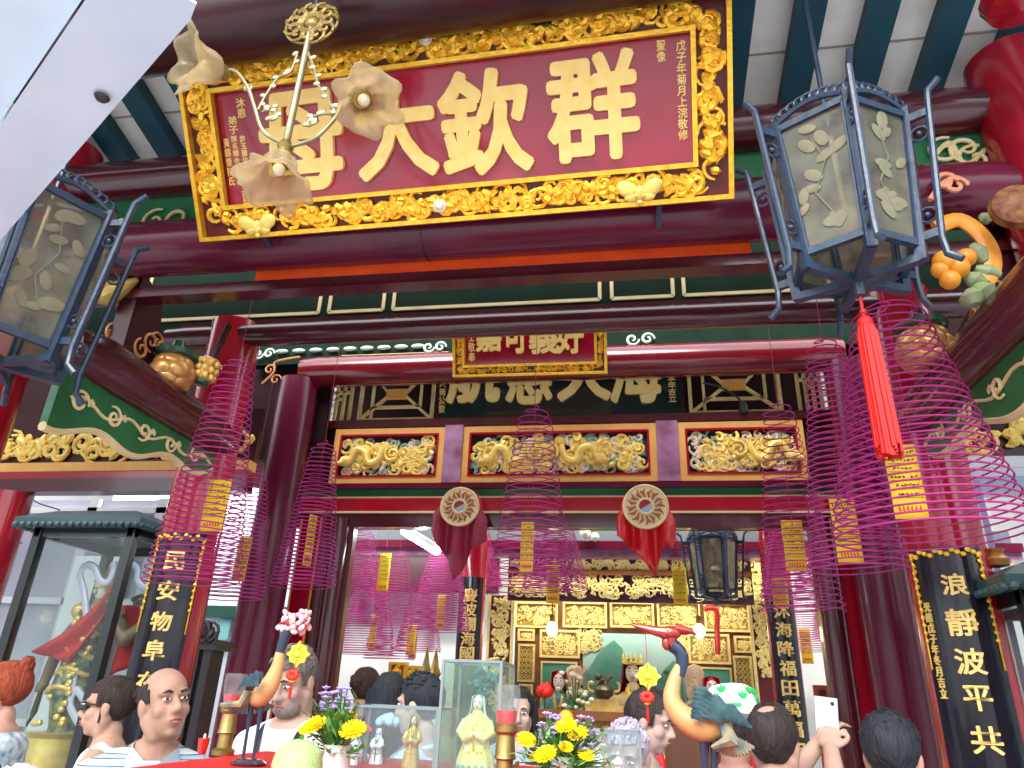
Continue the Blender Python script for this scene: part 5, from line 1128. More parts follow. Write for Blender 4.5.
WHITES = mat('white_cotton', (.75, .76, .76), .9, c2=(.68, .7, .7), scale=20); BLKS = mat('black_strap', (.015, .015, .018), .6)
POLO = stripes('striped_polo', (.62, .66, .68), (.025, .035, .06), 9, 'Z', .5, cc=(.3, .4, .48))
FLORAL = mat('patterned_blue_top', (.08, .2, .35), .8, c2=(.75, .78, .7), scale=26, fac=.5)
LIGHTB = mat('pale_blue_shirt', (.55, .7, .75), .85, c2=(.48, .62, .68), scale=14)
BLUE = mat('royal_blue_shirt', (.02, .08, .35), .8); GREYS = mat('grey_blue_shirt', (.35, .4, .45), .85); LAV = mat('lavender_shirt', (.5, .45, .55), .85)
# 1 red-haired woman at the frame edge, facing out to the left
t, B, Hd, bd, ho = person('person with red hair in a bun, sunglasses pushed up, in a patterned top', (2, 692), 3.0, math.radians(105), 1.66, bunpos=(-.075, .115), hair=('bun', (.17, .03, .012)), skin_c=(.72, .42, .32), top=(FLORAL, 'tank'))
q = MB()
for s in (-1, 1): q.ell(Hd(s*.036, .062, .105), (.03, .012, .02), None, 12, 8); q.tube([Hd(s*.06, .05, .1), Hd(s*.085, -.03, .05)], .003, 5)
q.build('sunglasses', mat('blue_black_lens', (.015, .03, .12), .1, coat=1), t)
strap(t, [B(-.1, .1, 1.2), B(-.12, .02, 1.45), B(-.1, -.12, 1.3), B(-.1, -.15, 1.0)], BLKS, .022); MB().ell(Hd(-.08, .0, -.05), .006).build('earring', PGOLD, t)
q = MB(); q.tube(arm([B(.0+.1*math.cos(a), -.03+.1*math.sin(a), 1.40-.05*math.sin(a)) for a in (0, .8, 1.57, 2.3, 3.14)]), .014, 8); q.build('neckline_trim', mat('lime_trim', (.6, .75, .1), .7), t)
# 2 woman with sunglasses
t, B, Hd, bd, ho = person('person in sunglasses with dark tied-back hair and a white sleeveless top', (108, 707), 3.05, math.radians(112), 1.62, hair=('bun', (.022, .014, .012)), skin_c=(.66, .40, .30), top=(WHITES, 'tank'))
q = MB()
for s in (-1, 1): q.ell(Hd(s*.033, .092, .004), (.028, .02, .02), None, 14, 10); q.tube([Hd(s*.055, .082, .01), Hd(s*.08, -.005, .01)], .004, 6)
q.tube([Hd(-.03, .1, .008), Hd(.03, .1, .008)], .005, 6); q.build('sunglasses', mat('black_lens', (.006, .006, .008), .08, coat=1), t)
strap(t, [B(.12, .1, 1.15), B(.12, .02, 1.44), B(.12, -.12, 1.3), B(.12, -.16, 1.0)], BLKS, .03)
q = MB(); q.ell(B(.06, -.22, 1.15), (.12, .09, .17)); q.build('backpack', BLKS, t, smooth=180)
# 3 balding man in a striped polo, looking up to the right
t, B, Hd, bd, ho = person('person with bald crown in a striped polo shirt, looking up', (165, 704), 2.5, math.radians(212), 1.66, pitch=.2, look=math.radians(24), hair=('bald', (.02, .016, .015)), skin_c=(.55, .33, .24), top=(POLO, 'polo'), roll=.1)
# 4 camera man behind the crane
t, B, Hd, bd, ho = person('person in a white T-shirt with a camera strap, head bowed behind the crane', (293, 681), 2.95, math.radians(168), 1.74, pitch=-.35, hair=('short', (.1, .085, .075)), skin_c=(.6, .4, .32), top=(WHITES, 'tee'))
q = MB(); q.ell(Hd(0, .045, -.085), (.06, .055, .045)); q.build('beard', mat('grey_beard', (.16, .12, .1), .9, c2=(.25, .2, .17), scale=80), t)
strap(t, [B(.1, -.1, 1.42), B(.09, .03, 1.42), B(0, .13, 1.25), B(-.12, .15, 1.05)], BLKS, .016, 'camera_strap'); strap(t, [B(-.1, -.1, 1.42), B(-.09, .03, 1.42), B(-.11, .13, 1.25), B(-.13, .15, 1.05)], BLKS, .016, 'camera_strap')
q = MB(); q.box(B(-.12, .19, 1.02), (.13, .07, .09), Matrix.Rotation(math.radians(152), 3, 'Z')); q.tube([B(-.12, .2, 1.02), B(-.12, .28, 1.01)], .035, 16); q.build('camera', BLKS, t)
# 5-7 people by the hall door
t, B, Hd, bd, ho = person('person with a large brown hair bun by the white inner wall', (366, 690), 4.5, math.radians(-15), 1.66, hair=('bun', (.03, .014, .01)), top=(mat('navy_shirt', (.02, .025, .06), .8), 'tee')); 
t, B, Hd, bd, ho = person('person with black hair seen from behind next to the hair bun', (389, 703), 3.3, math.radians(10), 1.62, hair=('long', (.012, .014, .018)), top=(GREYS, 'tee'))
t, B, Hd, bd, ho = person('person with short black hair in profile beside the tall glass box', (419, 706), 3.1, math.radians(78), 1.6, hair=('short', (.012, .013, .016)), skin_c=(.72, .5, .4), top=(LIGHTB, 'tee'))
t, B, Hd, bd, ho = person('person with long dark hair and pale face peeking beside the tall glass box', (519, 712), 4.0, math.radians(186), 1.58, pitch=-.1, hair=('long', (.014, .012, .012)), skin_c=(.75, .55, .47), top=(GREYS, 'tee'))
# 8-9
t, B, Hd, bd, ho = person('person with dark hair turned to the right under the red flower charm', (650, 722), 3.3, math.radians(-105), 1.6, pitch=-.2, hair=('short', (.02, .017, .016)), skin_c=(.66, .45, .38), top=(GREYS, 'tee'))
t, B, Hd, bd, ho = person('person with lavender-grey hair behind the glass box by the yellow bouquet', (628, 757), 2.8, math.radians(165), 1.5, pitch=-.25, hair=('short', (.3, .26, .32)), skin_c=(.62, .42, .36), top=(LAV, 'tee'))
# 10 hat
t, B, Hd, bd, ho = person('person in a white sun hat with green leaf print and a blue shirt', (735, 731), 3.25, math.radians(-25), 1.58, pitch=-.1, hair=('short', (.03, .02, .02)), skin_c=(.5, .26, .2), top=(BLUE, 'tee'))
q = MB(); Rh = Matrix.Rotation(math.radians(-25), 3, 'Z') @ Euler((-.25, -.15, 0)).to_matrix(); hx = Rh @ Z; hcn = Hd(0, -.01, .075)
q.lathe([(.16, -.045), (.13, -.02), (.1, .0), (.098, .07), (.085, .085), (.0, .09)], hcn, 32, hx); q.lathe([(.158, -.05), (.098, -.006)], hcn, 32, hx); hto = q.build('hat', mat('white_hat_cloth', (.82, .85, .8), .9), t)
rnd = random.Random(6)
for k in range(22):
    q = MB(); a = k*1.1; z = rnd.choice((.02, .045, -.02)); rr = .1 if z > 0 else .132; u, v = frame(hx); d = u*math.cos(a)+v*math.sin(a); c = hcn+hx*(z+.004)+d*(rr+.003); e = d.cross(hx)
    for j in (-1, 0, 1): w = (hx*.8+e*j*.7).normalized() if z > 0 else (d*-.5+hx*.4+e*j*.7).normalized(); q.ell(c+w*.013, (.007, .005, .015), Matrix((d.cross(w).normalized(), d.cross(w).normalized().cross(w), w)).transposed(), 8, 5)
    q.build('leaf_print', mat('bright_leaf_print', (.02, .4, .1), .8), hto)
# 11 balding man raising a phone
ph = P(827, 719, 2.95)
t, B, Hd, bd, ho = person('person with thinning dark hair from behind, both arms raising a phone', (775, 744), 2.7, math.radians(-30), 1.6, pitch=.1, hair=('balding', (.02, .018, .018)), skin_c=(.6, .38, .3), top=(WHITES, 'tee'),
    arms=((P(792, 778, 2.85), P(818, 744, 2.93)), (P(838, 792, 2.7), P(831, 750, 2.85))), vox=.0075, sleeve=.5)
q = MB(); Rp = Euler((.15, .1, -.4)).to_matrix(); q.box(ph, (.075, .009, .145), Rp); pt = tag(q.build('phone', mat('white_phone', (.75, .75, .78), .3, coat=.5), at=ph), 'white phone held up in raised hands before the red door strip', 'phone')
q = MB(); q.ell(ph+Rp @ V3(.022, -.006, .055), (.007, .003, .007)); q.build('camera_lens', BLKS, pt)
# 12 dark head bottom right
t, B, Hd, bd, ho = person('person with short black hair from behind below the black couplet board', (893, 757), 2.5, math.radians(-28), 1.57, hair=('short', (.012, .014, .018)), skin_c=(.55, .34, .26), top=(mat('dark_grey_tee', (.06, .06, .07), .85), 'tee'))
# 13 pale cap at the corner
hc = (6, 816); t, B, Hd, bd, ho = person('person with white hair at the bottom corner below the red-haired one', hc, 2.0, math.radians(60), 1.5, hair=('short', (.55, .56, .58)), skin_c=(.62, .4, .32), top=(GREYS, 'tee'))
# red armchair with curved arms beyond the table
c = P(705, 760, 4.4); t = thing('red_armchair', 'red lacquer armchair with curved arms beyond the crane legs', 'chair', V3(c.x, 4.4, 0)); az_ = zAt(700, 746, 4.4); cx = c.x; dy = .9
for sx in (-1, 1):
    MB().tube(arm([V3(cx+sx*.27, 4.62, az_+.06), V3(cx+sx*.29, 4.4, az_+.02), V3(cx+sx*.27, 4.16, az_), V3(cx+sx*.24, 4.1, az_-.1), V3(cx+sx*.25, 4.14, az_-.3)]), .028, 10).build('armrest', HOOD0, t)
    for yy in (4.16, 4.6): MB().tube([V3(cx+sx*.25, yy, 0), V3(cx+sx*.25, yy, az_-.3)], .028, 10).build('leg', HOOD0, t)
MB().span((cx-.29, 4.12, az_-.36), (cx+.29, 4.66, az_-.3)).build('seat', WOOD, t)
q = MB(); q.tube(arm([V3(cx-.27, 4.64, az_-.3), V3(cx-.27, 4.66, az_+.08), V3(cx, 4.7, az_+.14), V3(cx+.27, 4.66, az_+.08), V3(cx+.27, 4.64, az_-.3)]), .028, 10); q.build('back_frame', HOOD0, t); MB().span((cx-.2, 4.66, az_-.3), (cx+.2, 4.68, az_+.08)).build('backrest', WOOD, t)
# ================================================================== FIGURES ON THE TABLE AND THE ALTAR
def robed(name, label, base, h, robe, veil=None, crown=None, face=(.85, .72, .6), trim=None, held=None, wide=1.0, lotus=None, sit=False, cat='statue', ped=None):
    t = thing(name, label, cat, base); s = h
    if ped: MB().span((base.x-.2, base.y-.14, ped), (base.x+.2, base.y+.14, base.z)).build('pedestal', mat('gilt_ground', (.5, .34, .08)), t)
    def b(x, y, z): return base+V3(x, y, z)*s
    z0 = 0
    if lotus:
        q = MB(); q.ell(b(0, 0, .06), (.2*s*wide, .16*s*wide, .06*s))
        for k in range(14): a = k*.449; d = V3(math.cos(a), math.sin(a), 0); q.ell(b(0, 0, .06)+d*.17*s*wide+Z*.02*s, (.06*s, .035*s, .06*s), Euler((0, -.5, a)).to_matrix(), 10, 6)
        q.build('lotus_base', lotus, t); z0 = .1
    q = MB(); w = wide
    prof = [(.2, z0), (.19, z0+.1), (.15, .35), (.13, .5), (.15, .62), (.14, .7), (.06, .76), (.045, .8)] if not sit else [(.28, z0), (.29, .1), (.22, .28), (.17, .45), (.19, .58), (.16, .66), (.06, .72), (.045, .78)]
    n = 36; vs = []; fs = []
    for i, (r, z) in enumerate(prof):
        for k in range(n): a = 2*math.pi*k/n; rr = r*w*(1+.07*math.cos(9*a+z*6)*(1-z)); vs.append(b(rr*math.cos(a), rr*.72*math.sin(a), z))
    for i in range(len(prof)-1):
        for k in range(n): fs.append((i*n+k, i*n+(k+1) % n, (i+1)*n+(k+1) % n, (i+1)*n+k))
    fs.append(tuple(range(n))[::-1]); q.add(vs, fs)
    for sd in (-1, 1): q.tube([b(sd*.13*w, 0, .66), b(sd*.17*w, -.06, .52), b(sd*.1*w, -.14, .46), b(sd*.02, -.17, .5)], [.055*s, .065*s, .07*s, .05*s], 10)
    q.build('robe', robe, t)
    hd = MB(); hz_ = .87; hd.ell(b(0, -.01, hz_), (.066*s, .07*s, .088*s), None, 16, 12); hd.ell(b(0, -.078, hz_-.01), (.012*s, .014*s, .02*s)); hd.tube([b(0, 0, .74), b(0, 0, .82)], .036*s, 10)
    for sd in (-1, 1): MB().ell(b(sd*.02, -.18, .51), (.024*s, .03*s, .035*s), None, 10, 8).build('hand', mat('porcelain_%d' % int(face[2]*100), face, .35), t)
    ho = hd.build('head', mat('porcelain_%d' % int(face[2]*100), face, .35), t)
    q = MB()
    for sd in (-1, 1): q.ell(b(sd*.027, -.07, hz_+.012), (.014*s, .006*s, .004*s), None, 8, 5); q.tube([b(sd*.012, -.074, hz_+.034), b(sd*.03, -.07, hz_+.038), b(sd*.045, -.058, hz_+.032)], .004*s, 5)
    q.build('eyes', INK, ho); MB().ell(b(0, -.073, hz_-.045), (.015*s, .006*s, .007*s), None, 8, 5).build('lips', mat('lip_rose', (.45, .13, .11)), ho)
    q = MB(); q.ell(b(0, .012, hz_+.02), (.074*s, .074*s, .09*s), None, 16, 10); q.build('hair', veil if veil else INK, t)
    if veil:
        q = MB(); n1, n2 = 20, 12
        def fn(u, v): a = math.pi*(-.16+1.32*u); r = .085+.13*v*v*w+.01*math.sin(u*25)*v; return b(r*math.cos(a), .0+r*.8*math.sin(a), hz_+.1*math.cos(min(1, v*3)*1.4)-.42*max(0, v-.15)) if v > .05 else b(.3*r*math.cos(a), .3*r*math.sin(a)-.02, hz_+.115)
        q.grid(fn, n1, n2); q.build('veil', veil, t, solid=.006*s)
    if crown:
        q = MB(); q.tube([b(.08*math.cos(a), .08*math.sin(a), hz_+.085) for a in [k*.314 for k in range(20)]], .014*s, 6, closed=True)
        for k in range(11): a = k*.571; q.tube([b(.08*math.cos(a), .08*math.sin(a), hz_+.09), b(.085*math.cos(a), .085*math.sin(a), hz_+.17)], [.018*s, .003*s], 6); q.ell(b(.086*math.cos(a), .086*math.sin(a), hz_+.12), .013*s, None, 8, 6)
        q.box(b(0, 0, hz_+.08), (.17*s, .16*s, .02*s)); q.build('crown', crown, t)
    if trim:
        q = MB(); q.tube([b(-.05, -.06, .74), b(-.02, -.13, .6), b(0, -.14, .3), b(0, -.15, .08)], .018*s, 6); q.tube([b(.05, -.06, .74), b(.02, -.13, .6)], .018*s, 6)
        for k in range(9): q.ell(b(.14*w*math.cos(3.5+k*.3), .12*w*math.sin(3.5+k*.3), .3+.03*math.sin(k*2)), .02*s, None, 8, 6)
        q.build('robe_trim', trim, t)
    return t
PORC = mat('white_porcelain', (.78, .84, .86), .2, coat=.6); YROBE = mat('yellow_gold_robe', (.85, .65, .15), .45, c2=(.8, .75, .45), scale=30, bump=.3, bscale=50)
GROBE = mat('antique_gold_robe', (.55, .36, .08), .4, .4, c2=(.7, .52, .18), scale=14); TROBE = mat('teal_robe', (.03, .22, .22), .5, c2=(.2, .4, .35), scale=14)
HOOD = mat('red_hood', (.55, .01, .02), .5); GCROWN = mat('gilt_crown', (.9, .7, .15), .35, .5)
def tb(px, y): p = P(px, 760, y); return V3(p.x, y, TZ+.002)
x = tb(411, 2.13); robed('figurine', 'gold robed bearded figurine standing in the low glass box', x, zAt(413, 715, 2.13)-TZ, GROBE, GROBE, face=(.75, .65, .4), trim=PGOLD, wide=.95, cat='figurine')
x = tb(376, 2.17); robed('figurine', 'white porcelain figurine in the middle of the low glass box', x, zAt(376, 728, 2.17)-TZ, PORC, PORC, face=(.82, .84, .84), trim=mat('ruby_trim', (.3, .02, .03), .3), cat='figurine')
x = tb(352, 2.1); robed('figurine', 'white porcelain figurine at the bouquet end of the low glass box', x, zAt(352, 733, 2.1)-TZ, PORC, PORC, face=(.82, .84, .84), cat='figurine')
gx = (GB2[0]+GB2[1])/2; gz = zAt(472, 696, 2.0)
t = robed('figurine', 'yellow robed goddess figurine on a teal lotus in the tall glass box', V3(gx, 2.0, TZ+.002), (gz-TZ)/.98, YROBE, PORC, None, trim=GOLD, lotus=TROBE, cat='figurine', wide=1.25)
for px, py, col, nm, lab in ((388, 722, (.45, .65, .8), 'blue', 'pale blue artificial flower standing inside the low glass box'), (366, 730, (.8, .1, .12), 'red', 'small red artificial flower standing inside the low glass box')):
    c = P(px, py, 2.2); t = thing('artificial_flower', lab, 'artificial flower', V3(c.x, 2.2, TZ+.002)); q = MB(); k0 = 1 if nm == 'blue' else .55
    for k in range(14): q.ell(c+V3(math.cos(k*2.4), math.sin(k*2.4)*.7, 0)*(.006+.0016*k)*k0+Z*(.012-.001*k)*k0, (.013*k0, .012*k0, .014*k0), Euler((k, k, 0)).to_matrix(), 8, 6)
    q.build('bloom', mat(nm+'_silk_flower', col, .6), t); MB().tube([V3(c.x, 2.2, TZ+.002), c], .003, 5).build('stem', LEAFG, t)
q = MB(); rnd = random.Random(2); c = P(484, 683, 2.07); q.tube([V3(c.x, 2.06, TZ), c], .004, 5)
for k in range(46): d = V3(rnd.gauss(0, 1), rnd.gauss(0, .4), rnd.gauss(0, 1)).normalized(); q.ell(c+d*rnd.uniform(.01, .036), (.008, .008, .013), Euler((k, k*2, k*3)).to_matrix(), 8, 5)
tag(q.build('artificial_spray', mat('dark_blue_green_spray', (.03, .1, .15), .4, c2=(.02, .18, .16), scale=60), at=V3(c.x, 2.06, TZ)), 'dark blue-green artificial flower spray behind the yellow robed figurine', 'artificial flower')
for px, h_, lab in ((560, 742, 'white porcelain figurine behind the yellow bouquet in the glass box'), (598, 748, 'white porcelain figurine by the pale end of the bouquet glass box'), (618, 752, 'small white porcelain figurine near the corner of the bouquet glass box')):
    x = tb(px, 2.24); robed('figurine', lab, x, max(.06, zAt(px, h_, 2.24)-TZ), PORC, PORC, face=(.82, .84, .84), cat='figurine')
# ================================================================== ALTAR
YT2 = YT-.12
def rect(x0, y0, x1, y1, y=YT): return P(x0, (y0+y1)/2, y).x, P(x1, (y0+y1)/2, y).x, P((x0+x1)/2, y1, y).z, P((x0+x1)/2, y0, y).z
BROWNF = mat('brown_gold_frame', (.3, .12, .035), .4, c2=(.22, .07, .02), scale=10); BACKG = mat('gilt_ground', (.5, .34, .08), .5, .1, c2=(.36, .2, .04), scale=30)
FILI = mat('bright_filigree', (.95, .84, .38), .4, .1, c2=(.9, .7, .2), scale=25)
alt = thing('altar_screen', 'tall gilt altar screen of carved panels framing painted backdrops', 'altar screen', V3(P(635, 650, YT).x, YT, 0))
a0_, a1_, _, az = rect(512, 600, 768, 640)
AX0, AX1 = P(514, 660, YT).x, P(766, 660, YT).x; AZ = P(640, 596, YT).z
MB().span((AX0, YT+.02, 1.0), (AX1, YT+.1, AZ)).build('back_board', BROWNF, alt)
rnd = random.Random(21)
def gilt_panel(r, kind='scroll', name='carved_panel'):
    x0, x1, z0, z1 = r; c = V3((x0+x1)/2, YT, (z0+z1)/2); w, h = x1-x0, z1-z0
    p = MB().span((x0, YT-.005, z0), (x1, YT+.02, z1)).build(name, BACKG, alt)
    f = MB(); ringframe(f, c-Yv*.015, X, Z, -Yv, w-.05, h-.05, .025, .04); f.build('panel_rim', FILI, p)
    q = MB()
    if kind == 'scroll': carving(q, c-Yv*.008, X, Z, -Yv, w-.06, h-.06, int(w*h*650)+10, .036, .0065, rnd, .5)
    else:
        n = int((h-.06)/.05); m = max(3, int((w-.05)/.045))
        for j in range(n):
            for i in range(m):
                u = c+X*((i+.5)/m-.5)*(w-.05)+Z*((j+.5)/n-.5)*(h-.05)-Yv*.01
                q.tube([u+X*.02, u+Z*.022, u-X*.02, u-Z*.022], .006, 4, closed=True)
    q.build('filigree', FILI, p)
for r in ((515, 602, 558, 628), (563, 602, 607, 628), (610, 602, 654, 628), (657, 602, 700, 628), (704, 603, 750, 632)): gilt_panel(rect(*r))
for r in ((540, 630, 580, 658), (688, 634, 730, 664), (518, 629, 535, 641), (734, 636, 752, 653), (519, 684, 533, 704), (734, 702, 753, 722)): gilt_panel(rect(*r))
for r in ((518, 644, 535, 682), (734, 656, 753, 699)): gilt_panel(rect(*r), 'lattice', 'lattice_panel')
PAINT = mat('pale_teal_painted_sky', (.42, .72, .68), .6, c2=(.5, .75, .66), scale=3); HILL = mat('green_painted_hills', (.07, .3, .22), .7, c2=(.16, .42, .32), scale=5); DG = mat('painted_green_panel', (.06, .36, .24), .6, c2=(.1, .42, .3), scale=4)
x0, x1, z0, z1 = rect(583, 634, 686, 725)
bd = MB().span((x0, YT-.01, z0), (x1, YT+.02, z1)).build('painted_backdrop', PAINT, alt)
q = MB(); y = YT-.016
for pts in (((585, 722), (587, 672), (597, 655), (606, 646), (614, 640), (622, 648), (628, 664), (634, 680), (638, 722)), ((648, 722), (655, 684), (664, 670), (674, 660), (682, 668), (686, 722))):
    q.prism([P(a, b, y) for a, b in pts], (0, .004, 0))
q.build('painted_hills', HILL, bd)
for r in ((541, 662, 577, 722), (703, 668, 733, 728)):
    x0, x1, z0, z1 = rect(*r); p = MB().span((x0, YT-.01, z0), (x1, YT+.02, z1)).build('side_panel', DG, alt); f = MB(); ringframe(f, V3((x0+x1)/2, YT-.02, (z0+z1)/2), X, Z, -Yv, x1-x0-.03, z1-z0-.03, .02, .03); f.build('panel_rim', FILI, p)
for r in ((566, 662, 584, 722), (688, 666, 702, 722)):   # pink clouds carving beside the opening
    x0, x1, z0, z1 = rect(*r); q = MB(); carving(q, V3((x0+x1)/2, YT-.02, (z0+z1)/2), X, Z, -Yv, x1-x0, z1-z0, 26, .1, .03, rnd, .3); q.build('cloud_carving', CLOUDP, alt)
q = MB()   # arch spandrel leaves
carving(q, V3(P(590, 645, YT).x, YT-.02, P(590, 640, YT).z), X, Z, -Yv, .3, .28, 70, .045, .008, rnd, .4); q.build('arch_carving', FILI, alt); q = MB(); carving(q, V3(P(680, 645, YT).x, YT-.02, P(680, 640, YT).z), X, Z, -Yv, .2, .28, 50, .045, .008, rnd, .4); q.build('arch_carving', FILI, alt)
struct('wall_hall_upper', MB().span((-6.5, 8.9, zAt(400, 592, 8.9)), (P(498, 600, 8.9).x, 9.0, 4.7)), MAR)
# outer gilt posts
for (a, b, top, ch) in ((487, 511, 596, 1), (754, 776, 560, 0)):
    x0, x1, z0, z1 = rect(a, top, b, 768, YT-.35); z0 = .0
    p = MB().span((x0, YT-.4, z0), (x1, YT-.3, z1)).build('gilt_post', mat('dark_red_ground', (.14, .01, .01), .4), alt); q = MB()
    f = MB()
    for xx in (x0, x1): f.bar((xx, YT-.41, 0), (xx, YT-.41, z1), .03, .03, Yv)
    f.build('post_rim', FILI, p)
    carving(q, V3((x0+x1)/2, YT-.41, z1-.6), X, Z, -Yv, x1-x0-.04, 1.2, 150, .05, .013, rnd, .6); q.build('gilt_carving', FILI, p)
# carved valance + mauve beams over the altar
vx0, vx1 = P(508, 575, 7.7).x, P(752, 575, 7.7).x
val = thing('altar_valance', 'pierced gilt valance of scrolls hanging over the altar', 'valance', V3((vx0+vx1)/2, 7.7, zAt(630, 580, 7.7)))
MB().span((vx0, 7.72, zAt(630, 602, 7.7)), (vx1, 7.78, zAt(630, 557, 7.7))).build('board', mat('dark_purple_ground', (.06, .012, .03), .5), val)
q = MB(); carving(q, V3((vx0+vx1)/2, 7.71, zAt(630, 586, 7.7)), X, Z, -Yv, vx1-vx0, .26, 340, .06, .011, rnd, .5); q.build('lower_scrolls', FILI, val)
q = MB(); carving(q, V3((vx0+vx1)/2, 7.71, zAt(630, 565, 7.7)), X, Z, -Yv, vx1-vx0, .16, 260, .05, .009, rnd, .5); q.build('upper_scrolls', FILI, val)
MB().bar((vx0, 7.7, zAt(630, 573, 7.7)), (vx1, 7.7, zAt(630, 573, 7.7)), .05, .05).build('rail', BROWNF, val)
for f in (.08, .92): MB().tube([V3(vx0+(vx1-vx0)*f, 7.75, zAt(630, 560, 7.7)), V3(vx0+(vx1-vx0)*f, 7.75, 4.7)], .015, 8).build('hanger', FRAMEB, val)
for (ya, yb_, m, d) in ((541, 549, PMAR, 7.3), (549, 557, MAUVE, 7.35), (530, 541, mat('slate_board', (.1, .12, .14), .5), 7.5)):
    struct('beam', MB().span((-4.6, d, zAt(630, yb_, d)), (3.6, d+.15, zAt(630, ya, d))), m)
for i, (px, py) in enumerate(((585, 533), (595, 537))):
    c = P(px, py, 7.25); t = thing('globe_lamp', ('white globe lamp under the altar hall beam', 'small grey lamp cap beside the white globe lamp')[i], 'lamp', c); MB().ell(c, .055 if i == 0 else .045, None, 16, 12).build('globe', mat('opal_globe', (.8, .78, .68), .3), t); MB().tube([c, c+Z*.25], .012, 8).build('holder', BRASS, t)
for i, (px, py, lab) in enumerate(((552, 629, 'lit bare bulb hanging on the bouquet end of the altar'), (699, 631, 'lit bare bulb hanging behind the crane crest'))):
    c = P(px, py, 8.0); t = thing('hanging_bulb', lab, 'light bulb', c); MB().ell(c, (.06, .06, .075), None, 16, 12).build('bulb', mat('lit_bulb', (1, .88, .6), .3, emit=8), t)
    MB().tube([c+Z*.07, c+Z*.15], .025, 10).build('socket', BRASS, t); MB().tube([c+Z*.14, V3(c.x, 8.0, 4.7)], .006, 5).build('cord', FRAMEB, t)
c = P(717, 612, 8.2); t = thing('red_banner_cord', 'narrow red cord hanging over the gilt panel right of the crane head', 'cord', c); MB().tube(arm([P(704, 609, 8.2), P(716, 610, 8.2), P(717, 630, 8.2), P(718, 655, 8.2)]), .028, 8).build('cord', HOOD, t); MB().ell(P(718, 657, 8.2), (.03, .03, .05)).build('bead', PGOLD, t)
# altar table and its statues
ALZ = P(620, 712, 7.9).z
t = thing('altar_table', 'carved altar table carrying the crowned goddess', 'table', V3(P(630, 700, 7.9).x, 7.9, 0)); ax0, ax1 = P(530, 700, 7.7).x, P(750, 700, 7.7).x
MB().span((ax0, 7.55, ALZ-.08), (ax1, 7.92, ALZ)).build('tabletop', BROWNF, t); MB().span((ax0+.05, 7.66, .3), (ax1-.05, 7.7, ALZ-.08)).build('front_board', BACKG, t)
q = MB(); carving(q, V3((ax0+ax1)/2, 7.65, ALZ-.3), X, Z, -Yv, ax1-ax0-.2, .4, 160, .1, .024, rnd, .5); q.build('front_carving', FILI, t)
for xx in (ax0+.1, ax1-.1):
    for yy in (7.68, 7.86): MB().bar((xx, yy, 0), (xx, yy, ALZ-.08), .12).build('leg', BROWNF, t)
def figure_at(px, top, y, **k):
    h = k['h']; return V3(P(px, 690, y).x, y, zAt(px, top, y)-h*k.pop('hf', .98)), h
b, h = figure_at(633, 651, 8.2, hf=1.06, h=1.15); robed('goddess_statue', 'crowned goddess statue in a cream and gold robe at the altar centre', b, h, mat('cream_gold_robe', (.82, .72, .35), .5, c2=(.75, .55, .2), scale=12), mat('dark_red_veil', (.2, .012, .02), .6), GCROWN, face=(.9, .78, .62), trim=GOLD, sit=True, wide=1.2, ped=0)
for px, top, y, lab in ((559, 671, 8.12, 'attendant statue in a red hood and teal robe beside the red rose'), (712, 677, 8.12, 'attendant statue in a red hood behind the crane back')):
    b, h = figure_at(px, top, y, h=.95); robed('attendant_statue', lab, b, h, TROBE, HOOD, face=(.9, .85, .8), trim=PGOLD, ped=0)
b = V3(P(545, 690, 7.85).x, 7.85, ALZ); t = thing('red_rose', 'red artificial rose standing beside the hooded attendant statue', 'flower', b); c = P(545, 690, 7.85); q = MB()
for k in range(12): q.ell(c+V3(.05*math.cos(k*2.4)*(.3+k/14), .05*math.sin(k*2.4)*(.3+k/14), .02-.004*k), (.05, .05, .06), Euler((k, k, 0)).to_matrix(), 10, 7)
q.build('bloom', mat('red_flower', (.85, .02, .005)), t); MB().tube([b, c], .012, 6).build('stem', LEAFG, t)
# bronze censer with lion lid
b = V3(P(604, 700, 7.75).x, 7.75, ALZ); t = thing('bronze_censer', 'bronze censer with lion lid on a stepped base before the goddess', 'censer', b); CS = .46
MB().span(b+(V3(-.4, -.1, 0)*CS), b+(V3(.4, .14, .12)*CS)).build('base', GROBE, t); MB().span(b+(V3(-.32, -.08, .12)*CS), b+(V3(.32, .12, .24)*CS)).build('step', GROBE, t)
q = MB().lathe([(r*CS, z*CS) for r, z in [(.1, .24), (.2, .32), (.22, .42), (.17, .5), (.1, .54)]], b, 24); q.ell(b+(V3(-.02, 0, .6)*CS), (.055, .04, .04)); q.ell(b+(V3(-.12, -.02, .68)*CS), (.036, .036, .036)); q.tube([b+(V3(.08, 0, .62)*CS), b+(V3(.16, 0, .7)*CS), b+(V3(.14, 0, .78)*CS)], [.018, .022, .01], 8)
for sx in (-.1, .06): q.tube([b+(V3(sx, -.05, .6)*CS), b+(V3(sx-.02, -.07, .52)*CS)], .016, 8)
q.build('bowl', mat('dark_bronze', (.12, .09, .05), .4, .7, c2=(.06, .05, .03), scale=12), t)
for sx in (-1, 1): MB().tube(arm([b+(V3(sx*.2, 0, .38)*CS), b+(V3(sx*.32, 0, .42)*CS), b+(V3(sx*.33, 0, .54)*CS), b+(V3(sx*.28, 0, .58)*CS)]), .012, 8).build('handle', GROBE, t)
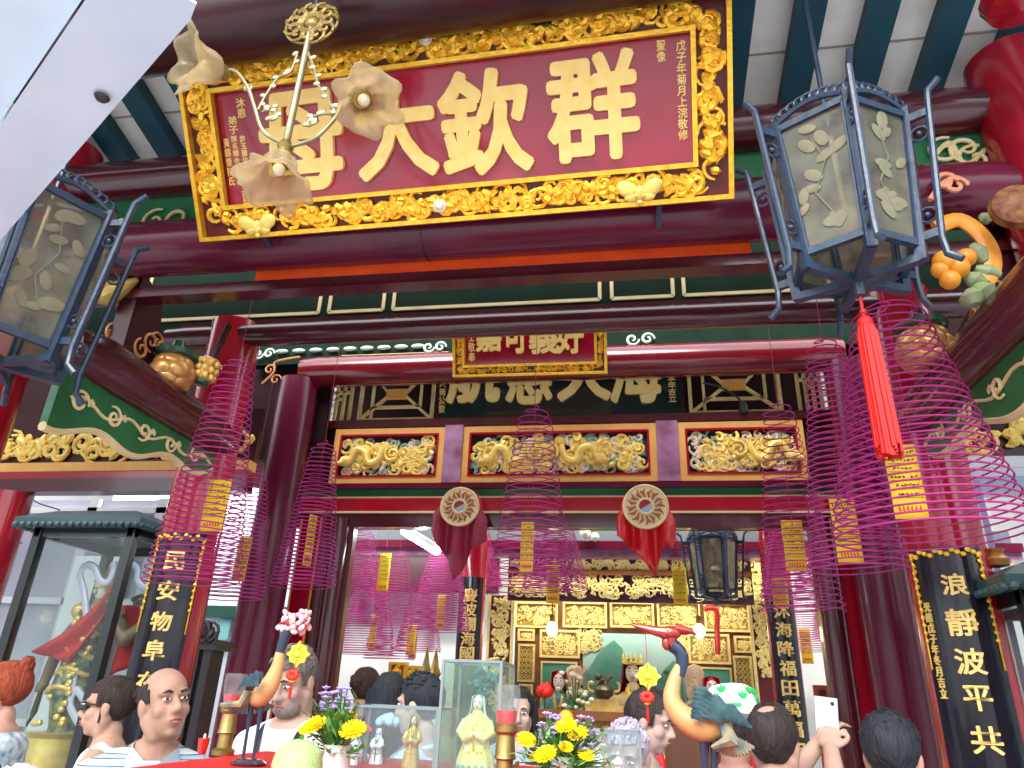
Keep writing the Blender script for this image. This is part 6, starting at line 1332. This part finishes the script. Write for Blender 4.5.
for i, (px, py, col, lab) in enumerate(((575, 700, 'pale_flower', 'pale artificial flower cluster between the rose attendant and censer'), (668, 714, 'green_spray', 'green leafy spray on the altar behind the crane chest'))):
    b = V3(P(px, 700, 7.8).x, 7.8, ALZ+.003); t = thing('flower_cluster', lab, 'flowers', b); q = MB(); g = MB(); c = P(px, py, 7.8); rnd = random.Random(px)
    for k in range(30):
        p = c+V3(rnd.gauss(0, .08), rnd.gauss(0, .05), rnd.gauss(0, .13)); (q if (k % 3 or i == 0) else g).ell(p, (.03, .03, .022), None, 8, 5); g.tube([b, p], .006, 4)
    q.build('blossoms', mat('pale_blossom', (.75, .75, .55), .6) if i == 0 else LEAFG, t); g.build('stems', LEAFG, t)
# red and gold folding panels + spears by the inner wall
b = P(407, 700, 6.9); t = thing('folding_panel', 'red and gold two-leaf panel standing by the white inner wall', 'folding panel', V3(b.x, 6.9, 0))
for (a0, a1, ry_) in ((387, 405, .0), (406, 420, .25)):
    x0, x1, z0, z1 = rect(a0, 662 if a0 < 400 else 666, a1, 715, 6.9); pn = MB().span((x0, 6.9-ry_*.2, 0), (x1, 6.95-ry_*.2, z1)).build('leaf_panel', mat('red_orange_lacquer', (.42, .06, .012), .4), t); q = MB()
    yy = 6.89-ry_*.2; ringframe(q, V3((x0+x1)/2, yy, z1-.5), X, Z, -Yv, x1-x0-.05, .95, .025, .02); q.tube([V3((x0+x1)/2, yy, z1-.2), V3((x0+x1)/2, yy, z1-.35), V3((x0+x1)/2, yy, z1-.6)], [.02, .06, .04], 8); q.ell(V3((x0+x1)/2, yy, z1-.17), .035)
    carving(q, V3((x0+x1)/2, yy, z1-.08), X, Z, -Yv, x1-x0-.06, .1, 8, .05, .01, rnd, .5); q.build('gold_motif', GOLD, pn)
for i, px in enumerate((427, 436)):
    p = P(px, 655, 6.2+.5*i); t = thing('ceremonial_spear', ('first ceremonial spear rising behind the short-haired person', 'second ceremonial spear rising beside the tall glass box')[i], 'spear', V3(p.x, p.y, 0)); MB().tube([V3(p.x, p.y, 0), V3(p.x, 6.5, p.z-.2)], .02, 8).build('shaft', CLOTHR, t); MB().tube([p-Z*.22, p-Z*.16, p-Z*.1, p+Z*.06], [.025, .06, .035, .004], 8).build('blade', BRASS, t)
p = P(828, 720, 5.9); t = thing('notice_board', 'brown wooden board leaning inside the doorway behind the raised phone', 'board', V3(p.x, 5.9, 0)); x0, x1, z0, z1 = rect(819, 687, 832, 768, 5.9); MB().span((x0, 5.88, 0), (x1, 5.92, z1)).build('panel', WOOD, t); f = MB(); ringframe(f, V3((x0+x1)/2, 5.88, z1/2), X, Z, -Yv, x1-x0-.04, z1-.04, .03, .04); f.build('rim', mat('red_brown_rim', (.3, .05, .02), .4), t)
# ================================================================== WARRIOR STATUE IN THE GLASS CASE
xa, xb, cy0, ztop = CASE; yw = cy0+.38
AR = mat('armour_teal_gold', (.008, .05, .065), .4, c2=(.4, .34, .1), scale=18, fac=.56); REDC = mat('red_cape_cloth', (.5, .012, .02), .6, c2=(.4, .008, .015), scale=8); DK = mat('dark_bronze_flesh', (.14, .1, .06), .45, .2, c2=(.22, .16, .1), scale=12)
bx = P(82, 650, yw).x; t = thing('warrior_statue', 'armoured warrior statue with red cape and curling ribbon inside the tall glass case', 'statue', V3(bx, yw, .92))
def q_(px, py, dy=0): return P(px, py, yw+dy)
q = MB(); ztb = q_(60, 735).z
q.lathe([(.24, .0), (.25, .04), (.2, .1), (.18, .35), (.2, .38)], V3(q_(62, 730).x, yw, .92), 24); q.build('plinth', GROBE, t)
hd = q_(105, 592); sh = q_(100, 612); wa = q_(86, 655); kn = q_(72, 690); ft = q_(60, 728)
q = MB(); cap(q, sh, q_(93, 632), .1, .11); cap(q, q_(93, 632), wa, .11, .09); cap(q, wa, kn, .13, .13); cap(q, kn, ft, .13, .07); cap(q, kn+X*.08, ft+X*.1, .09, .06); cap(q, ft, V3(ft.x, yw, 1.25), .07, .08)
cap(q, ft+X*.1, V3(ft.x+.1, yw, 1.25), .06, .08)
remesh(q, .014, 3).build('body', AR, t, smooth=180)
q = MB(); q.ell(hd, (.06, .065, .08), None, 16, 12); q.ell(hd+V3(-.02, -.065, -.005), (.014, .018, .02)); q.tube([hd, sh], .035, 8); h_ = q.build('head', mat('pale_clay_face', (.55, .5, .42), .5), t)
q = MB(); q.lathe([(.075, .02), (.08, .05), (.06, .1), (.03, .13), (.012, .2)], hd, 18); q.build('helmet', mat('antique_gold_robe', (.55, .36, .08)), h_)
q = MB()   # rings, belts, scales of armour
for c, r in ((q_(93, 632), .115), (wa, .13), (kn, .14), (q_(80, 672), .135)):
    q.tube([c+V3(r*math.cos(a), r*.95*math.sin(a), .02*math.sin(a*3)) for a in [k*.314 for k in range(20)]], .016, 6, closed=True)
for k in range(40):
    f = random.Random(k); c = sh.lerp(ft, f.random()); q.ell(c+V3(f.uniform(-.1, .1), -.11, 0), (.025, .02, .02), None, 8, 5)
for s in (-1, 1): q.ell(sh+V3(s*.12, -.02, .0), (.07, .07, .06))
q.build('gold_armour', GROBE, t)
el, wr = q_(60, 645), q_(46, 678); q = MB(); cap(q, sh+V3(-.1, 0, -.02), el, .045, .042); cap(q, el, wr, .042, .034); pm = wr+(wr-el).normalized()*.04; q.ell(pm, (.035, .035, .045))
for k in range(4): cap(q, pm+V3(-.02+.014*k, -.03, -.01), pm+V3(-.02+.014*k, -.035, -.045), .010, .009, 8); 
cap(q, pm+V3(.03, -.02, .0), pm+V3(.02, -.045, -.03), .011, .009, 8)
remesh(q, .009, 2).build('arm', DK, t, smooth=180)
q = MB(); el2, wr2 = q_(124, 640), q_(143, 625); cap(q, sh+V3(.12, 0, -.02), el2, .055, .05); cap(q, el2, wr2, .046, .036); q.ell(wr2+(wr2-el2).normalized()*.04, .04); remesh(q, .010, 2).build('arm', DK, t, smooth=180)
MB().tube([pm+V3(.02, -.01, .1), pm, q_(34, 712), q_(28, 724)], [.015, .014, .02, .004], 8).build('sword', mat('dark_bronze', (.12, .09, .05)), t)
q = MB()
L0, L1, L2, L3 = q_(116, 580, -.14), q_(34, 652, -.14), q_(70, 662, -.14), q_(101, 616, -.14)
q.grid(lambda u, v: (L0.lerp(L3, u)).lerp(L1.lerp(L2, u), v)+Yv*.03*math.sin(u*9+v*4)+Z*(-.05*math.sin(v*3.1)), 10, 16)
L0, L1, L2, L3 = q_(122, 605, .06), q_(112, 676, .08), q_(150, 655, .06), q_(138, 606, .08)
q.grid(lambda u, v: (L0.lerp(L3, u)).lerp(L1.lerp(L2, u), v)+Yv*.03*math.sin(u*9+v*4), 10, 16); q.build('cape', REDC, t, solid=.012)
RIB = mat('lilac_silver_ribbon', (.5, .48, .6), .3, .3, coat=.3)
for pts in (((72, 690), (78, 650), (86, 620), (84, 592), (80, 575), (86, 565), (95, 568), (100, 580), (108, 582), (113, 572), (114, 562)), ((120, 572), (128, 562), (138, 568), (138, 580), (145, 587), (155, 582), (158, 590)), ((84, 700), (76, 690), (70, 705), (80, 725))):
    MB().tube(arm([q_(a, b, -.1) for a, b in pts]), .026, 8, sq=.45).build('ribbon', RIB, t)
MB().tube(arm([q_(a, b, -.1) for a, b in ((132, 600), (142, 596), (156, 601))]), .014, 8).build('ribbon', mat('dark_bronze', (.12, .09, .05)), t)
# side aisle: grey partition screen behind the case, with pale frames
struct('wall_aisle_partition', MB().span((-6.9, 5.4, 0), (-3.45, 5.46, 3.05)), mat('grey_violet_wall', (.42, .42, .5), .7, c2=(.34, .35, .42), scale=2))
q = MB()
for xx in (-6.0, -5.3, -4.55, -3.9): q.bar((xx, 5.38, 0), (xx, 5.38, 3.05), .09, .06, Yv)
for zz in (1.3, 2.2, 2.95): q.bar((-6.9, 5.38, zz), (-3.45, 5.38, zz), .05, .06, Yv)
struct('trim_partition_frame', q, mat('pale_frame', (.62, .64, .68), .5))
struct('trim_poster', MB().span((P(60, 600, 5.3).x, 5.34, 1.2), (P(118, 600, 5.3).x, 5.36, zAt(90, 555, 5.3))), mat('sunlit_white_board', (.86, .9, .92)))
q = MB()
for (a, b, c2, d) in ((18, 491, 60, 510), (0, 524, 20, 537), (0, 541, 22, 543)): q.tube([P(a, b, 5.2), P((a+c2)/2, (b+d)/2+3, 5.2), P(c2, d, 5.2)], .006, 5)
struct('trim_cables', q, BLKS)
q = MB(); q.tube(arm([P(a, b, YL-.06) for a, b in ((703, 383), (722, 388), (738, 398), (742, 404))]), .008, 6); w_ = q.build('loose_cable', BLKS, at=P(720, 390, YL)); tag(w_, 'loose black cable with lamp holder in front of the lattice window above the panel end', 'cable'); MB().lathe([(.02, -.05), (.035, -.03), (.035, .03), (.015, .05)], P(743, 408, YL-.06), 12).build('lamp_holder', BLKS, w_)
SC.view_layers[0].update()
